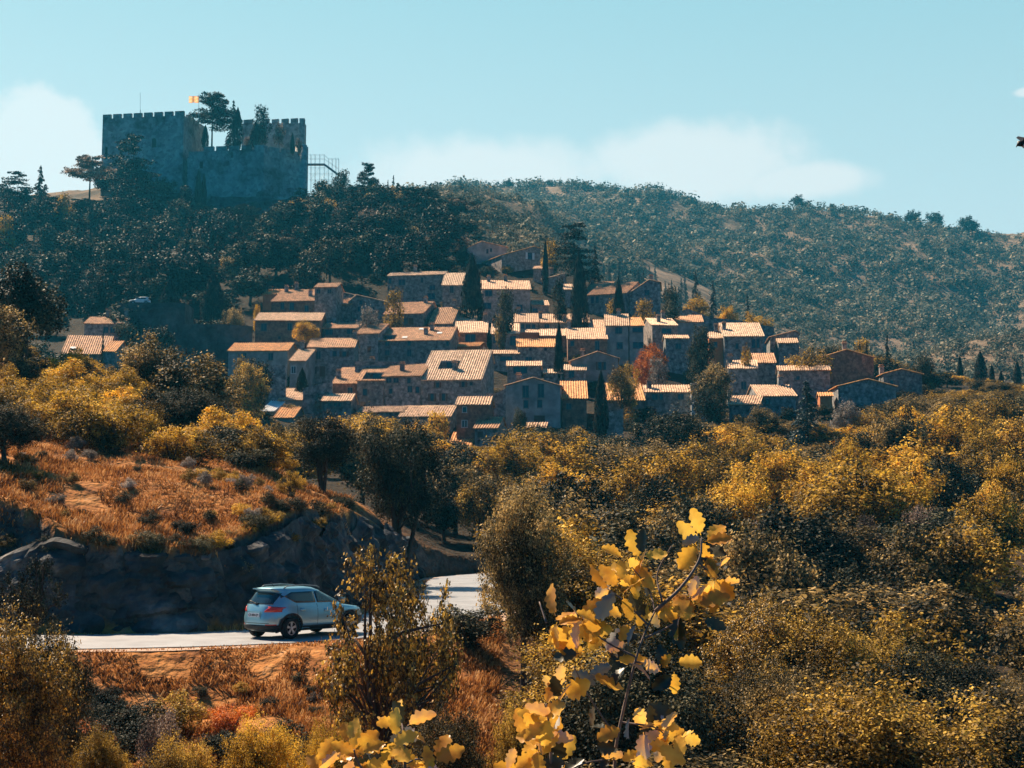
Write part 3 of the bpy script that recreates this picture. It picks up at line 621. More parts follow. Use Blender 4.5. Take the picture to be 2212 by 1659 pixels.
H(R2,955,1160,1185,1385,1045,85,'red stone corner house left of the white beamed roof terrace',tile=TB,wall='stone_red',win=[(1103,1248,42,55)],chim=[(995,1150)])
H(R2,1170,1398,1158,1400,1020,75,'stone house with a white beamed terrace cut into its roof',tile=TB,win=[(1238,1258,38,60),(1222,1365,45,40)],dorm=(1215,1090,1400,1150),chim=[(1290,1035)])
H(R2,1400,1726,1120,1395,1015,80,'tall shadowed house with a brown roof left of the big terrace roof',tile=TB,win=[(1450,1155,45,40),(1513,1155,45,40),(1625,1160,30,45),(1468,1250,30,45),(1635,1235,40,55),(1700,1240,35,55)],chim=[(1562,1085)])
# --- the big house in the middle
H(R4,306,720,377,565,178,85,'largest village house with a bright pale roof and a terrace hole in it',tile=TP,wall='stone',dorm=(400,250,535,306),win=[(427,410,22,35,'shutter'),(600,408,22,35,'shutter'),(655,405,20,20),(390,493,24,50,'shutter'),(467,493,24,50,'shutter')],run=11,chim=[(540,318)])
H(R2,480,690,1332,1430,1232,60,'small house with a mottled gold roof at the lower left',tile=T,win=None,wall='render')
H(R2,862,1110,1338,1500,1282,28,'small hut with three square windows below the red stone corner house',tile=T,win=[(928,1368,22,28),(975,1368,20,28),(1015,1368,24,28)])
H(R2,320,430,1430,1480,1345,90,'white panelled slanting lean-to roof beside the lower left houses',tile='white',wall='render',win=None,name='lean_to_house')
H(R2,440,600,1488,1540,1402,60,'little outbuilding with a glowing orange roof at the village edge',tile=TO,win=None,wall='render')
H(R2,1180,1560,1440,1500,1396,45,'low range of tiled roofs just above the golden trees',tile=T,win=None,name='outbuilding')
H(R2,1545,1990,1478,1560,1388,60,'long low tiled outbuilding behind the overgrown pergola',tile=T,win=None,name='outbuilding',dY=2)
# --- top terrace
H(R2,1440,1928,232,470,188,20,'shaded house with a recessed balcony below the wood',tile=TP,win=[(1460,275,25,50),(1565,290,60,50),(1830,345,50,45),(1740,275,12,45),(1820,420,70,55)],chim=[(1670,190)],dY=6)
H(R2,1925,2115,314,510,192,22,'tall pale roofed house left of the biggest cypress',tile=TP,win=[(2005,350,30,60)],run=9)
H(R3,726,1155,525,735,435,-8,'house with a wide pale tiled roof and pinkish walls right of the biggest cypress',tile=T,wall='stone_pale',chim=[(785,455),(935,445)],win=[(785,560,60,50),(770,672,75,55),(1060,690,50,60)])
H(R3,600,950,158,270,100,-.25,'grey gabled house highest in the village',kind='gable',apex=(722,98),ev2=138,wall='render',win=[(775,180,14,40),(808,168,14,30)],tile=TB,depth=10,dY=14)
H(R3,900,1250,225,430,120,-.45,'pinkish stone house with a tall sunny gable near the top',kind='gable',apex=(1195,120),ev2=135,wall='stone_pale',tile=TO,win=[(1155,208,40,60,'frame_white'),(958,330,38,55)],depth=12,dY=6)  # paler wall stone stands in for sunlight on this gable
H(R3,1180,1360,345,440,305,20,'little orange annexe with a flat looking canopy roof',tile=T,wall='stone_pale',win=[(1268,385,35,45)],dY=1)
H(R3,1260,1465,440,500,395,.1,'small pale shed with its roof tilting up to the right',kind='gable',apex=(1460,392),ev2=398,wall='stone_pale',tile=TP,win=None,depth=4)
H(R3,1168,1318,668,735,616,-12,'tiny pale hut with a mottled roof between the cypresses',tile=T,wall='stone_pale',win=[(1195,710,40,30)],name='hut')
H(R3,1650,1860,535,620,452,60,'low house with a pinkish brown roof between two cypresses',tile=TB,win=None,dY=10,chim=[(1665,480)])
H(R3,1660,2010,580,700,470,120,'wide brown roofed house behind the smaller cypress',tile=TB,win=[(1705,622,28,60),(1750,622,28,60)],dY=6)
H(R3,2030,2300,560,680,448,.12,'gabled house with one bright window at the right end of the top terrace',kind='gable',apex=(2205,448),ev2=470,win=[(2185,558,42,48)],tile=TB,chim=[(2010,530),(2225,450)],depth=11,dY=3)
H(R3,1452,1530,530,600,470,15,'two tiny stepped pale roofs behind the tall cypress',tile=TP,wall='stone_pale',win=None,name='hut')
# --- middle rows
H(R3,452,635,905,1000,702,60,'upper part of the pale stepped roof in the village centre',tile=TP,win=None,dY=7,run=11,name='row_house')
H(R3,490,765,910,1010,806,10,'lower part of the pale stepped roof with an orange wall and big door',tile=TP,wall='stone_red',win=[(622,960,90,75)],chim=[(785,800)])
H(R3,812,1052,922,1040,826,8,'house under a whitish roof that curves at the right end',tile='tile_pale',wall='stone_pale',win=[(868,976,80,50),(1000,980,50,80)],chim=[(795,860)])
H(R3,1015,1225,820,890,736,0,'row house with a pale roof at the start of the long bright row',tile=T,win=[(1080,855,40,40),(1135,855,40,40),(1185,855,30,40)],chim=[(1050,745)])
H(R3,1228,1680,822,880,740,0,'long row house under the brightest straight roof of the centre',tile=T,win=[(1300,850,40,35),(1600,855,120,40)],chim=[(1245,790),(1460,825)])
H(R3,1055,1242,908,970,880,-8,'narrow strip roof with an orange wall beneath it',tile=TP,wall='orange_render',win=None,name='outbuilding')
H(R3,1245,1485,938,1000,876,5,'pale strip roof behind the dark slim cypress',tile=TP,wall='stone_red',win=None,name='outbuilding')
H(R3,1485,1842,968,1110,868,-5,'wide red stone house with a bright roof right of the slim cypress',tile=T,wall='stone_red',win=[(1525,1005,32,45),(1750,1030,34,90)],chim=[(1465,870)],name='row_house')
H(R3,1680,1825,870,960,792,-2,'raised back roof of the wide red stone house',tile=T,win=None,dY=6,name='row_house')
H(R3,1820,2030,850,1080,742,5,'tall blue grey house under a bright roof with a chimney',tile=T,wall='render',win=[(1940,890,60,55),(1950,1025,50,60)],chim=[(1950,770)])
H(R3,2030,2165,850,1080,772,-20,'tall house with a long balcony next to the red leaved tree',tile=TO,wall='render',win=[(2110,885,90,40),(2130,1020,90,55)])
H(R3,1042,1392,1036,1160,965,-5,'stone house with an orange gold roof left of the slim cypress',tile=TO,win=[(1155,1055,22,25),(1290,1055,22,25),(1140,1140,60,30)])
H(R3,825,1055,1098,1165,1066,3,'thin tiled strip roof over a shaded balcony',tile=T,win=[(940,1140,110,40)],name='outbuilding')
H(R3,490,700,1036,1070,1000,35,'small orange roof with a red plank wall above the largest roof',tile=TO,wall='orange_render',win=None,name='outbuilding')
H(R3,950,1252,1205,1330,1166,3,'pinkish flat with a small roof and a balcony rail',tile=T,wall='stone_pale',win=[(1065,1240,120,55)],name='row_house')
H(R3,1445,1645,1245,1330,1196,5,'little pink house with a corrugated looking pale roof',tile=TP,wall='stone_pale',win=[(1520,1278,45,60)],name='hut')
H(R4,1152,1275,330,385,305,0,'thin pale roof strip left of the little pink house',tile=TP,win=None,name='outbuilding')
H(R3,1510,1930,1165,1300,1080,.05,'blue grey gabled house in shade left of the red leaved tree',kind='gable',apex=(1750,1082),ev2=1140,wall='render',tile=TB,win=[(1770,1205,30,70,'shutter'),(1810,1205,25,70)],chim=[(1615,1120)],depth=9)
H(R4,890,1262,415,645,362,.08,'tall plastered grey gabled house with four shuttered windows',kind='gable',apex=(1080,364),ev2=420,wall='render',tile=TB,win=[(1026,455,40,80),(1130,450,40,92),(1028,540,30,52),(1122,538,30,52),(1120,640,70,40,None,'door')],chim=[(970,380)],depth=10)
H(R4,1270,1442,502,640,388,0,'narrow stone house with a glowing orange roof beside the grey gabled house',tile=TO,wall='stone_red',win=[(1320,555,32,38)])
H(R4,1562,1838,515,580,402,-22,'broad orange tiled roof right of the lower cypress',tile=TO,win=None)
H(R4,1840,2155,460,570,415,-5,'long low house with a striped roof and a round white dish',tile=T,win=[(1905,490,38,38),(1950,490,25,38),(2085,490,40,38)],chim=[(1870,440)])
H(R4,555,780,545,745,495,18,'tall thin house with one lit window below the largest house',tile=T,wall='stone_red',win=[(610,576,26,34),(610,672,34,44)],white=True)
H(R4,680,832,705,775,636,38,'small hut with a grey doorway among the lower trees',tile=TB,win=[(716,746,34,38,None,'door')],name='hut')
H(R4,500,640,850,880,738,45,'lowest orange roof half hidden by the golden trees',tile=TO,win=None)
H(R4,1032,1160,700,745,672,10,'sliver of tiled roof below the grey gabled house',tile=T,win=None,name='outbuilding',dY=-1)
# --- right hand end
H(R5,330,500,318,370,270,-30,'pale roofed house with two chimneys and a terrace of white chairs',tile=TP,wall='stone_pale',win=[(425,352,60,30)],chim=[(380,300),(415,272)])
H(R5,415,570,402,485,380,0,'thin tiled awning roof under the white terrace',tile=T,win=[(500,450,35,35)],name='outbuilding')
H(R5,440,660,300,380,252,0,'long flat shaded house wall behind the terrace of white chairs',tile=TB,wall='render',win=None,dY=14)
H(R5,785,1045,390,505,302,-15,'house with the widest whitish roof at the right of the village',tile=TP,win=[(870,450,18,35),(980,435,22,55),(1010,435,20,55)],chim=[(752,350)])
H(R5,690,788,402,470,360,5,'small orange walled extension with a tall chimney',tile=TP,wall='orange_render',win=[(735,440,20,30)],chim=[(752,350)],dY=-2,name='outbuilding')
H(R5,1075,1255,395,500,357,.1,'low gabled brown house behind the widest whitish roof',kind='gable',apex=(1232,358),ev2=372,tile=TB,win=None,dY=8)
H(R5,1128,1262,432,500,402,5,'low tiled roof tucked behind the bushy tree',tile=T,win=None,name='outbuilding')
H(R5,815,1002,594,735,543,0,'pale roofed stone house with one arched window',tile=TP,win=[(912,700,30,48)],chim=[(800,560)])
H(R5,980,1120,558,660,498,-5,'small brown roofed house beside the bright pale one',tile=TB,win=None,dY=2)
H(R5,1132,1465,606,775,578,3,'dark stone barn with a single tiny window and a thin bright roof',tile=T,win=[(1255,652,20,22)],name='barn',cat='barn')
H(R5,1405,1722,522,680,475,.1,'big plain gabled house with a bright orange left roof',kind='gable',apex=(1556,476),ev2=526,wall='stone_red',tile=TO,win=None,chim=[(1556,480)],depth=10)
H(R5,1505,1866,705,855,660,.05,'dark low gabled barn at the right end of the village',kind='gable',apex=(1692,662),ev2=708,tile=TO,win=None,name='barn',cat='barn',depth=9)
H(R5,1790,2032,628,745,598,.05,'last gabled house at the right edge of the village',kind='gable',apex=(1905,598),ev2=630,tile=TO,win=[(1840,680,20,25)],chim=[(1800,620)],depth=8)
H(R5,1005,1245,767,860,700,-40,'low house with a stepped golden roof behind the blue spruce',tile=T,win=[(1060,800,24,28)],chim=[(1158,700)])
H(R5,815,1010,822,900,770,30,'lowest golden roofed house on the right',tile=T,win=None)
H(R5,1390,1475,768,850,748,0,'small orange walled outhouse right of the blue spruce',tile=TO,wall='orange_render',win=None,name='outbuilding')
# --- far left
H(R6,680,960,795,885,737,20,'shadowed farmhouse with two square windows far left',tile=TB,win=[(837,843,38,48),(887,843,38,45)],chim=[(828,740),(1045,720)],Y=262)
H(R6,500,835,1035,1090,888,30,'wide rusty tiled roof at the far left behind the trees',tile=TB,wall='stone_red',win=None,sky=[(575,998)],Y=246)
H(R6,830,900,1020,1080,935,45,'small bright end of the rusty far left roof',tile=TO,win=None,Y=245,name='outbuilding')
H(R6,985,1090,1090,1120,1022,60,'steep little roof peeping out between the left trees',tile=TB,win=None,name='outbuilding')
H(R6,1450,1640,1090,1140,1000,30,'roof mostly hidden behind the pair of left oaks',tile=TB,win=None,name='outbuilding')
H(R6,1530,1860,985,1060,945,0,'flat walled garage with a strip of roof behind the left oaks',tile=TB,wall='render',win=None,name='outbuilding')
# retaining walls and lanes
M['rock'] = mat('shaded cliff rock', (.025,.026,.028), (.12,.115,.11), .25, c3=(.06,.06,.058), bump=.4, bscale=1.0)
def wall_line(label, pts, Y, h, t=.45, m_='stone', R=None):
    P = [at(*(R(*p) if R else p), Y) for p in pts]; mb = MB()
    for a, b in zip(P[:-1], P[1:]):
        g = min(gz(a.x, a.y), gz(b.x, b.y))-1; mb.add([(a.x,a.y,g),(b.x,b.y,g),(b.x,b.y+t,g),(a.x,a.y+t,g),(a.x,a.y,a.z),(b.x,b.y,b.z),(b.x,b.y+t,b.z),(a.x,a.y+t,a.z)], [(0,3,2,1),(4,5,6,7),(0,1,5,4),(1,2,6,5),(2,3,7,6),(3,0,4,7)])
    o = mb.build('retaining_wall', M[m_]); tag(o, label, 'wall')
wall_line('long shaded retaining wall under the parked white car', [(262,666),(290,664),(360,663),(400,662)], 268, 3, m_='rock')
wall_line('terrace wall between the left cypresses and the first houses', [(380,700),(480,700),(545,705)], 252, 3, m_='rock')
wall_line('terrace wall below the cream rendered house', [R2(250,1010),R2(400,1015),R2(540,1020)], 218, 3)
wall_line('lane wall under the skylight house', [R2(1150,985),R2(1500,990),R2(1800,1000)], 226, 3)
wall_line('garden wall with a pale coping left of the red stone corner house', [R2(690,1225),R2(860,1180),R2(950,1165)], 214, 2)
wall_line('curving terrace wall on the hilltop behind the last houses', [R5(440,240),R5(560,215),R5(700,270),R5(860,285),R5(1000,310),R5(1100,330)], 300, 2)
wall_line('garden wall left of the grey gabled house', [R4(755,465),R4(830,462),R4(890,432)], 207, 2)
wall_line('pale topped wall below the lower cypress', [R4(1575,598),R4(1690,568)], 199, 2, m_='stone_pale')
wall_line('white railing wall above the dark oak on the right', [R5(575,683),R5(720,681)], 216, .2, m_='white')
# ------------------------------------------------------------------ castle
def RK(u, v): return 216+u*.2197, 194.4+v*.2197
def wall_prism(mb, A, B, zb, zA, zB, t, inward=None):
    """vertical wall between plan points A and B (Vectors), t thick towards the back"""
    d = Vector((B[0]-A[0], B[1]-A[1], 0)).normalized(); n = Vector((-d.y, d.x, 0))
    if n.y < 0: n = -n
    if inward: n = Vector(inward)
    V = [(A[0],A[1],zb),(B[0],B[1],zb),(B[0]+n.x*t,B[1]+n.y*t,zb),(A[0]+n.x*t,A[1]+n.y*t,zb),(A[0],A[1],zA),(B[0],B[1],zB),(B[0]+n.x*t,B[1]+n.y*t,zB),(A[0]+n.x*t,A[1]+n.y*t,zA)]
    mb.add(V, [(0,3,2,1),(4,5,6,7),(0,1,5,4),(1,2,6,5),(2,3,7,6),(3,0,4,7)])
def castle():
    c0 = at(445, 400, 455); c0.z = gz(c0.x, 455)
    o = empty('castle', c0, label='ruined stone castle with a tall crenellated keep crowning the wooded hill', cat='castle')
    off = -c0
    def P(x, y, Y): p = at(x, y, Y)+off; return p
    def build(mb, name, par, m_='castle'): return mb.build(name, M[m_], par)
    # keep
    a = radians(9); A = P(*RK(27, 285), 455); d = Vector((cos(a), -sin(a), 0)); n = Vector((sin(a), cos(a), 0)); Wk, Dk = 28.2, 19; zt = A.z; zb = A.z-34
    mb = MB(); q = [A, A+d*Wk, A+d*Wk+n*Dk, A+n*Dk]
    V = [(p.x, p.y, zb) for p in q]+[(p.x, p.y, zt) for p in q]; mb.add(V, [(0,3,2,1),(4,5,6,7),(0,1,5,4),(1,2,6,5),(2,3,7,6),(3,0,4,7)])
    keep = build(mb, 'keep', o)
    def merlon(p, dirv, w, h, t=.9, zz=0):
        m_ = MB(); nn = Vector((-dirv.y, dirv.x, 0)); 
        if nn.y < 0: nn = -nn
        e = dirv*w; pts = [p, p+e, p+e+nn*t, p+nn*t]
        z0, z1 = zt+zz if False else p.z+.003, p.z+h
        m_.add([(r.x, r.y, z0) for r in pts]+[(r.x, r.y, z1) for r in pts], [(0,3,2,1),(4,5,6,7),(0,1,5,4),(1,2,6,5),(2,3,7,6),(3,0,4,7)])
        m_.add([(r.x-.0, r.y-.06, z1+.003) for r in pts[:2]]+[(r.x, r.y+.06, z1+.003) for r in pts[2:]]+[(r.x, r.y, z1+.12) for r in pts], [(0,3,2,1),(4,5,6,7),(0,1,5,4),(1,2,6,5),(2,3,7,6),(3,0,4,7)])
        return m_
    top = Vector((A.x, A.y, zt)); per = Wk/7.85
    for k in range(8):
        w = per*.79 if k < 7 else per*.85; merlon(top+d*(k*per), d, w, 1.35).build('merlon', M['castle'], keep)
        merlon(top+n*(Dk-.9)+d*(k*per), d, w, 1.35).build('merlon', M['castle'], keep)
    for k in range(1, 5):
        for s0 in (top, top+d*(Wk-.9)):
            p = s0+n*(k*3.6+.3); m_ = MB(); pts = [p, p+n*2.6, p+n*2.6+d*.9, p+d*.9]
            m_.add([(r.x, r.y, p.z+.003) for r in pts]+[(r.x, r.y, p.z+1.35) for r in pts], [(0,1,2,3),(4,5,6,7),(0,1,5,4),(1,2,6,5),(2,3,7,6),(3,0,4,7)]); m_.build('merlon', M['castle'], keep)
    def slit(u, v, w, h, par=keep, Y=None, arch=True, m_='dark'):
        x, y = RK(u, v); f = (x-RK(27, 0)[0])/(RK(873, 0)[0]-RK(27, 0)[0]); p0 = A+d*(f*Wk); zc = at(x, y, 455-f*Wk*sin(a)).z+off.z
        pts = [(-w/2, -h/2), (w/2, -h/2), (w/2, h/2-w/2)]+([(w/2*cos(t), h/2-w/2+w/2*sin(t)) for t in (.5, 1.05, 1.57, 2.1, 2.6)] if arch else [(w/2, h/2), (-w/2, h/2)])+[(-w/2, h/2-w/2)]
        mm = MB(); nn = len(pts)
        mm.add([tuple(p0+d*s-n*.04+Vector((0, 0, zc-p0.z+z))) for s, z in pts]+[tuple(p0+d*s+n*.3+Vector((0, 0, zc-p0.z+z))) for s, z in pts], [tuple(range(nn)), tuple(range(2*nn-1, nn-1, -1))]+[(i, i+nn, (i+1) % nn+nn, (i+1) % nn) for i in range(nn)])
        w_ = mm.build('window', M[m_], par)
    slit(572, 520, 1.4, 3.1); slit(305, 480, 1.3, 2.6); slit(75, 620, .9, 4, arch=False)
    # curtain wall: front, then bending back to the right
    P0 = P(*RK(876, 572), 449.5); P1 = P(*RK(1612, 545), 447); P2 = P(*RK(1975, 612), 457)
    zb2 = P1.z-30
    mb = MB(); wall_prism(mb, P0, P1, zb2, P0.z-1.2, P1.z-1.2, 1.6); cur = build(mb, 'curtain_wall', o)
    mb = MB(); wall_prism(mb, Vector((P1.x+.01, P1.y+.01, 0)), P2, zb2, P1.z-1.2, P2.z-1.2, 1.6); cur2 = build(mb, 'curtain_wall', o)
    for uu0, uu1 in ((1020, 1118), (1142, 1243), (1268, 1368), (1392, 1490), (1516, 1612)):
        f0, f1 = (uu0-876)/736, (uu1-876)/736; p = P0.lerp(P1, f0); q_ = P0.lerp(P1, f1); p.z -= 1.2; dv = (q_-p); dv.z = 0
        merlon(p, dv.normalized(), dv.length, 1.3+.15*random.random(), t=1.2).build('merlon', M['castle'], cur)
    for f0, f1 in ((.0, .1), (.15, .42), (.48, .95)):
        p = P1.lerp(P2, f0); q_ = P1.lerp(P2, f1); p.z -= 1.2; q_.z -= 1.2; mm = MB(); wall_prism(mm, p, q_, min(p.z, q_.z)-.6, p.z+1.2, q_.z+1.2, .9); mm.build('merlon', M['castle'], cur2)
    for (u, v, w, h) in ((1003, 730, 1.1, 2.2), (1300, 640, .5, 1.8)):
        x, y = RK(u, v); f = (u-876)/736; p = P0.lerp(P1, f); zc = P(x, y, 448).z; MB().box(p.x-w/2, p.y-.05, zc-h/2, p.x+w/2, p.y+.3, zc+h/2).build('window', M['dark'], cur)
    # back range and corner towers
    B0 = P(*RK(1400, 330), 480); B1 = P(*RK(2000, 325), 474)
    mb = MB(); wall_prism(mb, B0, B1, zb2, B0.z, B1.z, 2.5); bk = build(mb, 'rear_wall', o)
    for uu0, uu1, dz in ((1410, 1500, 0), (1600, 1660, .2), (1690, 1755, .1), (1785, 1850, .2), (1875, 1940, .3)):
        f0, f1 = (uu0-1400)/600, (uu1-1400)/600; p = B0.lerp(B1, f0); q_ = B0.lerp(B1, f1); dv = q_-p; dv.z = 0; merlon(p, dv.normalized(), dv.length, 1.2+dz).build('merlon', M['castle'], bk)
    tp = P(*RK(1990, 285), 472); mb = MB(); R_ = RK(2017, 0)[0]-RK(1965, 0)[0]; r = R_/2*472/F
    mb.slabz([(tp.x-r, tp.y-r), (tp.x+r, tp.y-r), (tp.x+r, tp.y+r), (tp.x-r, tp.y+r)], zb2, tp.z); mb.build('turret', M['castle'], o)
    tp = P(*RK(1985, 540), 459); r = (RK(2055, 0)[0]-RK(1925, 0)[0])/2*459/F
    prof = [(tp.x+r*cos(t), tp.y+r*sin(t)) for t in np.linspace(0, 2*pi, 24, endpoint=False)]; pr2 = [(tp.x+r*.8*cos(t), tp.y+r*.8*sin(t)) for t in np.linspace(0, 2*pi, 24, endpoint=False)]
    mb = MB().slabz(prof, zb2, tp.z-.8).slabz(pr2, tp.z-.797, tp.z-.1); mb.build('round_tower', M['castle'], o, True)
    # inner court level so that the trees inside have ground to stand on
    cz = P1.z-2.6; cb = MB().slabz([(P0.x-1, P0.y+2), (P1.x, P1.y+2), (P2.x, P2.y+2), (B1.x-.5, B1.y-.5), (B0.x-12, B0.y-2)], cz-25, cz); cb.build('courtyard', M['castle'], o)
    # low lit wall of the court
    global COURT; COURT = cz-off.z
castle()
def outcrop(label, x0, y0, x1, y1, Y0, Y1, seed):
    """rough rock face: a closed lump whose front leans back into the hill"""
    nx, ny = 26, 20; g = {}; mb = MB()
    for j in range(ny+1):
        for i in range(nx+1):
            fx, fy = i/nx, j/ny; e = min(fx, 1-fx)*2; top = (1-fy); wx = .12*mnoise.noise((fy*3, seed, 1))
            Y = Y0+(Y1-Y0)*top+7*(1-min(1, e*3))*(1)
            p = at(x0+(x1-x0)*(fx+wx*(1-e)), y0+(y1-y0)*fy+9*mnoise.noise((fx*4, seed, 2)), Y); q = Vector((p.x*.16, p.y*.16, p.z*.16+seed))
            p.y += 3.2*mnoise.noise(q)+1.6*mnoise.noise(q*2.7)+.8*mnoise.noise(q*6); mb.v.append(tuple(p))
    for j in range(ny):
        for i in range(nx): a = j*(nx+1)+i; mb.f.append((a, a+nx+1, a+nx+2, a+1))
    b = len(mb.v); mb.v += [(v[0], v[1]+9, v[2]-1) for v in mb.v[:b]]
    for j in range(ny):
        for i in range(nx): a = b+j*(nx+1)+i; mb.f.append((a, a+1, a+nx+2, a+nx+1))
    for i in range(nx): mb.f.append((i, i+1, b+i+1, b+i)); k = ny*(nx+1)+i; mb.f.append((k, b+k, b+k+1, k+1))
    for j in range(ny): k = j*(nx+1); mb.f.append((k, b+k, b+k+nx+1, k+nx+1)); k += nx; mb.f.append((k, k+nx+1, b+k+nx+1, b+k))
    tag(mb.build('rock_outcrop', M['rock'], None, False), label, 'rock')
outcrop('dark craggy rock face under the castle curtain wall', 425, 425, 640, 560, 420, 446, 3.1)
wall_line('old ruined terrace wall on the rocks left below the castle', [(378,462),(420,460),(470,459)], 425, 6)
wall_line('shaded enclosure wall half way up the castle hill', [(255,575),(300,572),(345,574)], 352, 4)
# flag, mast, scaffold stair
def flag():
    b = at(429, 252, 450); t = at(429, 202, 450); o = empty('flag', b, label='orange and pale striped flag flying left of the castle cedar', cat='flag')
    MB().tube([(0, 0, -1.5), (0, 0, t.z-b.z)], .07, 6).build('pole', M['metal'], o)
    w = 22*450/F; h = 14.5*450/F; ms = [leafmat('flag orange', (.85,.25,.02), (.85,.3,.03), trans=.7, rnd=0), leafmat('flag pale yellow', (.85,.72,.45), (.85,.72,.45), trans=.7, rnd=0)]
    V = []; Fc = []; idx = []; nx, ny = 12, 9; z1 = at(429, 208, 450).z-b.z
    for s in (0,):
        for j in range(ny+1):
            for i in range(nx+1): V.append((-w*i/nx, s+.18*sin(i*.9), z1-h*j/ny-.05*sin(i*.7)))
    m1 = (nx+1)*(ny+1)
    for j in range(ny):
        for i in range(nx):
            a = j*(nx+1)+i; Fc += [(a, a+1, a+nx+2, a+nx+1)]; idx += [j % 2 == 0]
    me = mesh('cloth', V, Fc, ms); me.polygons.foreach_set('material_index', [0 if k else 1 for k in idx]); 
    link_mesh('cloth', me, o)
flag()
b_ = at(303, 245, 452); t_ = at(303, 200, 452)
tag(MB().tube([(b_.x, b_.y, b_.z-1), (t_.x, t_.y, t_.z)], .05, 6).tube([(b_.x, b_.y, b_.z-1), (b_.x, b_.y, b_.z+1.2)], .12, 6).build('mast', M['metal']), 'thin bare lightning mast on top of the castle keep', 'mast')
def scaffold():
    Y = 458; o0 = at(690, 400, Y); o = empty('scaffold_staircase', o0, label='metal scaffold staircase climbing to the right side of the castle', cat='staircase'); Pp = lambda x, y, dy=0: at(x, y, Y)-o0+Vector((0, dy, 0))
    pl = MB(); a, b = Pp(664, 353), Pp(700, 353); pl.box(a.x, 0, a.z-.35, b.x, 1.8, a.z); pl.build('platform', M['metal'], o)
    st = MB(); c = Pp(730, 375); n = 14
    for k in range(n):
        f = k/n; st.box(b.x+(c.x-b.x)*f, 0, b.z+(c.z-b.z)*f-.25, b.x+(c.x-b.x)*(f+1/n)+.1, 1.6, b.z+(c.z-b.z)*f-.1)
    st.tube([b+Vector((0, 0, -.3)), c+Vector((0, 0, -.3))], .15, 5).tube([b+Vector((0, 1.6, -.3)), c+Vector((0, 1.6, -.3))], .15, 5); st.build('stair_flight', M['metal'], o)
    for dy in (0, 1.7):
        for k, x in enumerate((671, 680, 690, 700, 709, 717, 725, 731)):
            ytop = 333 if x <= 700 else 341; MB().tube([Pp(x, 400, dy)-Vector((0, 0, 3)), Pp(x, ytop, dy)], .045, 5).build('post', M['metal'], o)
        r = MB().tube([Pp(666, 333.5, dy), Pp(700, 333.5, dy), Pp(709, 342, dy), Pp(731, 342, dy)], .03, 4).tube([Pp(666, 342, dy), Pp(700, 342, dy), Pp(731, 364, dy)], .03, 4)
        for yy in (362, 375, 388): r.tube([Pp(668, yy, dy), Pp(712 if yy < 365 else 728, yy, dy)], .03, 4)
        r.tube([Pp(671, 388, dy), Pp(690, 362, dy)], .03, 4).tube([Pp(690, 388, dy), Pp(709, 368, dy)], .03, 4); r.build('handrail', M['metal'], o)
scaffold()

# ------------------------------------------------------------------ car
M['paint'] = mat('silver blue car paint', (.22,.43,.51), rough=.3, spec=.6, metal=.5)
M['paint'].node_tree.nodes['Principled BSDF'].inputs['Coat Weight'].default_value = .6
M['tinted'] = mat('tinted car glass', (.012,.016,.02), rough=.05, spec=.9)
M['plastic'] = mat('black car plastic', (.012,.013,.015), (.02,.02,.022), 9, rough=.6)
M['rubber'] = mat('tyre rubber', (.012,.012,.013), (.02,.02,.02), 9, rough=.85)
M['alloy'] = mat('alloy rim', (.5,.52,.54), rough=.3, metal=.8)
M['redlight'] = mat('red lamp glass', (.5,.03,.015), rough=.1, spec=.8)
M['plate'] = mat('number plate', (.62,.64,.66), rough=.4)
LV = [(.26,-2.02,2.00,.78),(.34,-2.16,2.16,.865),(.50,-2.20,2.20,.90),(.70,-2.205,2.18,.91),(.84,-2.17,2.12,.905),(.96,-2.13,1.98,.885),(1.05,-2.08,1.25,.845),(1.14,-2.03,1.05,.815),(1.52,-1.72,.22,.66),(1.58,-1.86,.05,.62),(1.62,-1.83,-.05,.57),(1.655,-1.5,-.3,.42),(1.665,-1.2,-.5,.25)]
EXP = 4.2
def lv(z):
    zs = [l[0] for l in LV]; return tuple(float(np.interp(z, zs, [l[i] for l in LV])) for i in (1, 2, 3))
def sideY(x, z):
    xr, xf, hw = lv(z); u = min(abs((x-(xr+xf)/2)/((xf-xr)/2)), .999); return hw*(1-u**EXP)**(1/EXP)
def rearX(y, z):
    xr, xf, hw = lv(z); v = min(abs(y/hw), .999); return (xr+xf)/2-(xf-xr)/2*(1-v**EXP)**(1/EXP)
def frontX(y, z):
    xr, xf, hw = lv(z); v = min(abs(y/hw), .999); return (xr+xf)/2+(xf-xr)/2*(1-v**EXP)**(1/EXP)
def patch(fn, lo, hi, u0, u1, side=1, off=.012, nu=18, nv=6):
    """panel laid on the body: fn maps (u, z) to a point, lo/hi give z limits along u"""
    V = []; Fc = []
    for k, o_ in ((0, off), (1, -.02)):
        for i in range(nu+1):
            u = u0+(u1-u0)*i/nu
            for j in range(nv+1):
                z = lo(u)+(hi(u)-lo(u))*j/nv; V.append(fn(u, z, o_))
    m1 = (nu+1)*(nv+1)
    for i in range(nu):
        for j in range(nv): a = i*(nv+1)+j; Fc += [(a, a+1, a+nv+2, a+nv+1), (m1+a, m1+a+nv+1, m1+a+nv+2, m1+a+1)]
    for i in range(nu):
        a = i*(nv+1); Fc += [(a, a+nv+1, m1+a+nv+1, m1+a), (a+nv, m1+a+nv, m1+a+2*nv+1, a+2*nv+1)]
    a = nu*(nv+1)
    for j in range(nv): Fc += [(j, m1+j, m1+j+1, j+1), (a+j, a+j+1, m1+a+j+1, m1+a+j)]
    mb = MB(); mb.add(V, Fc); return mb
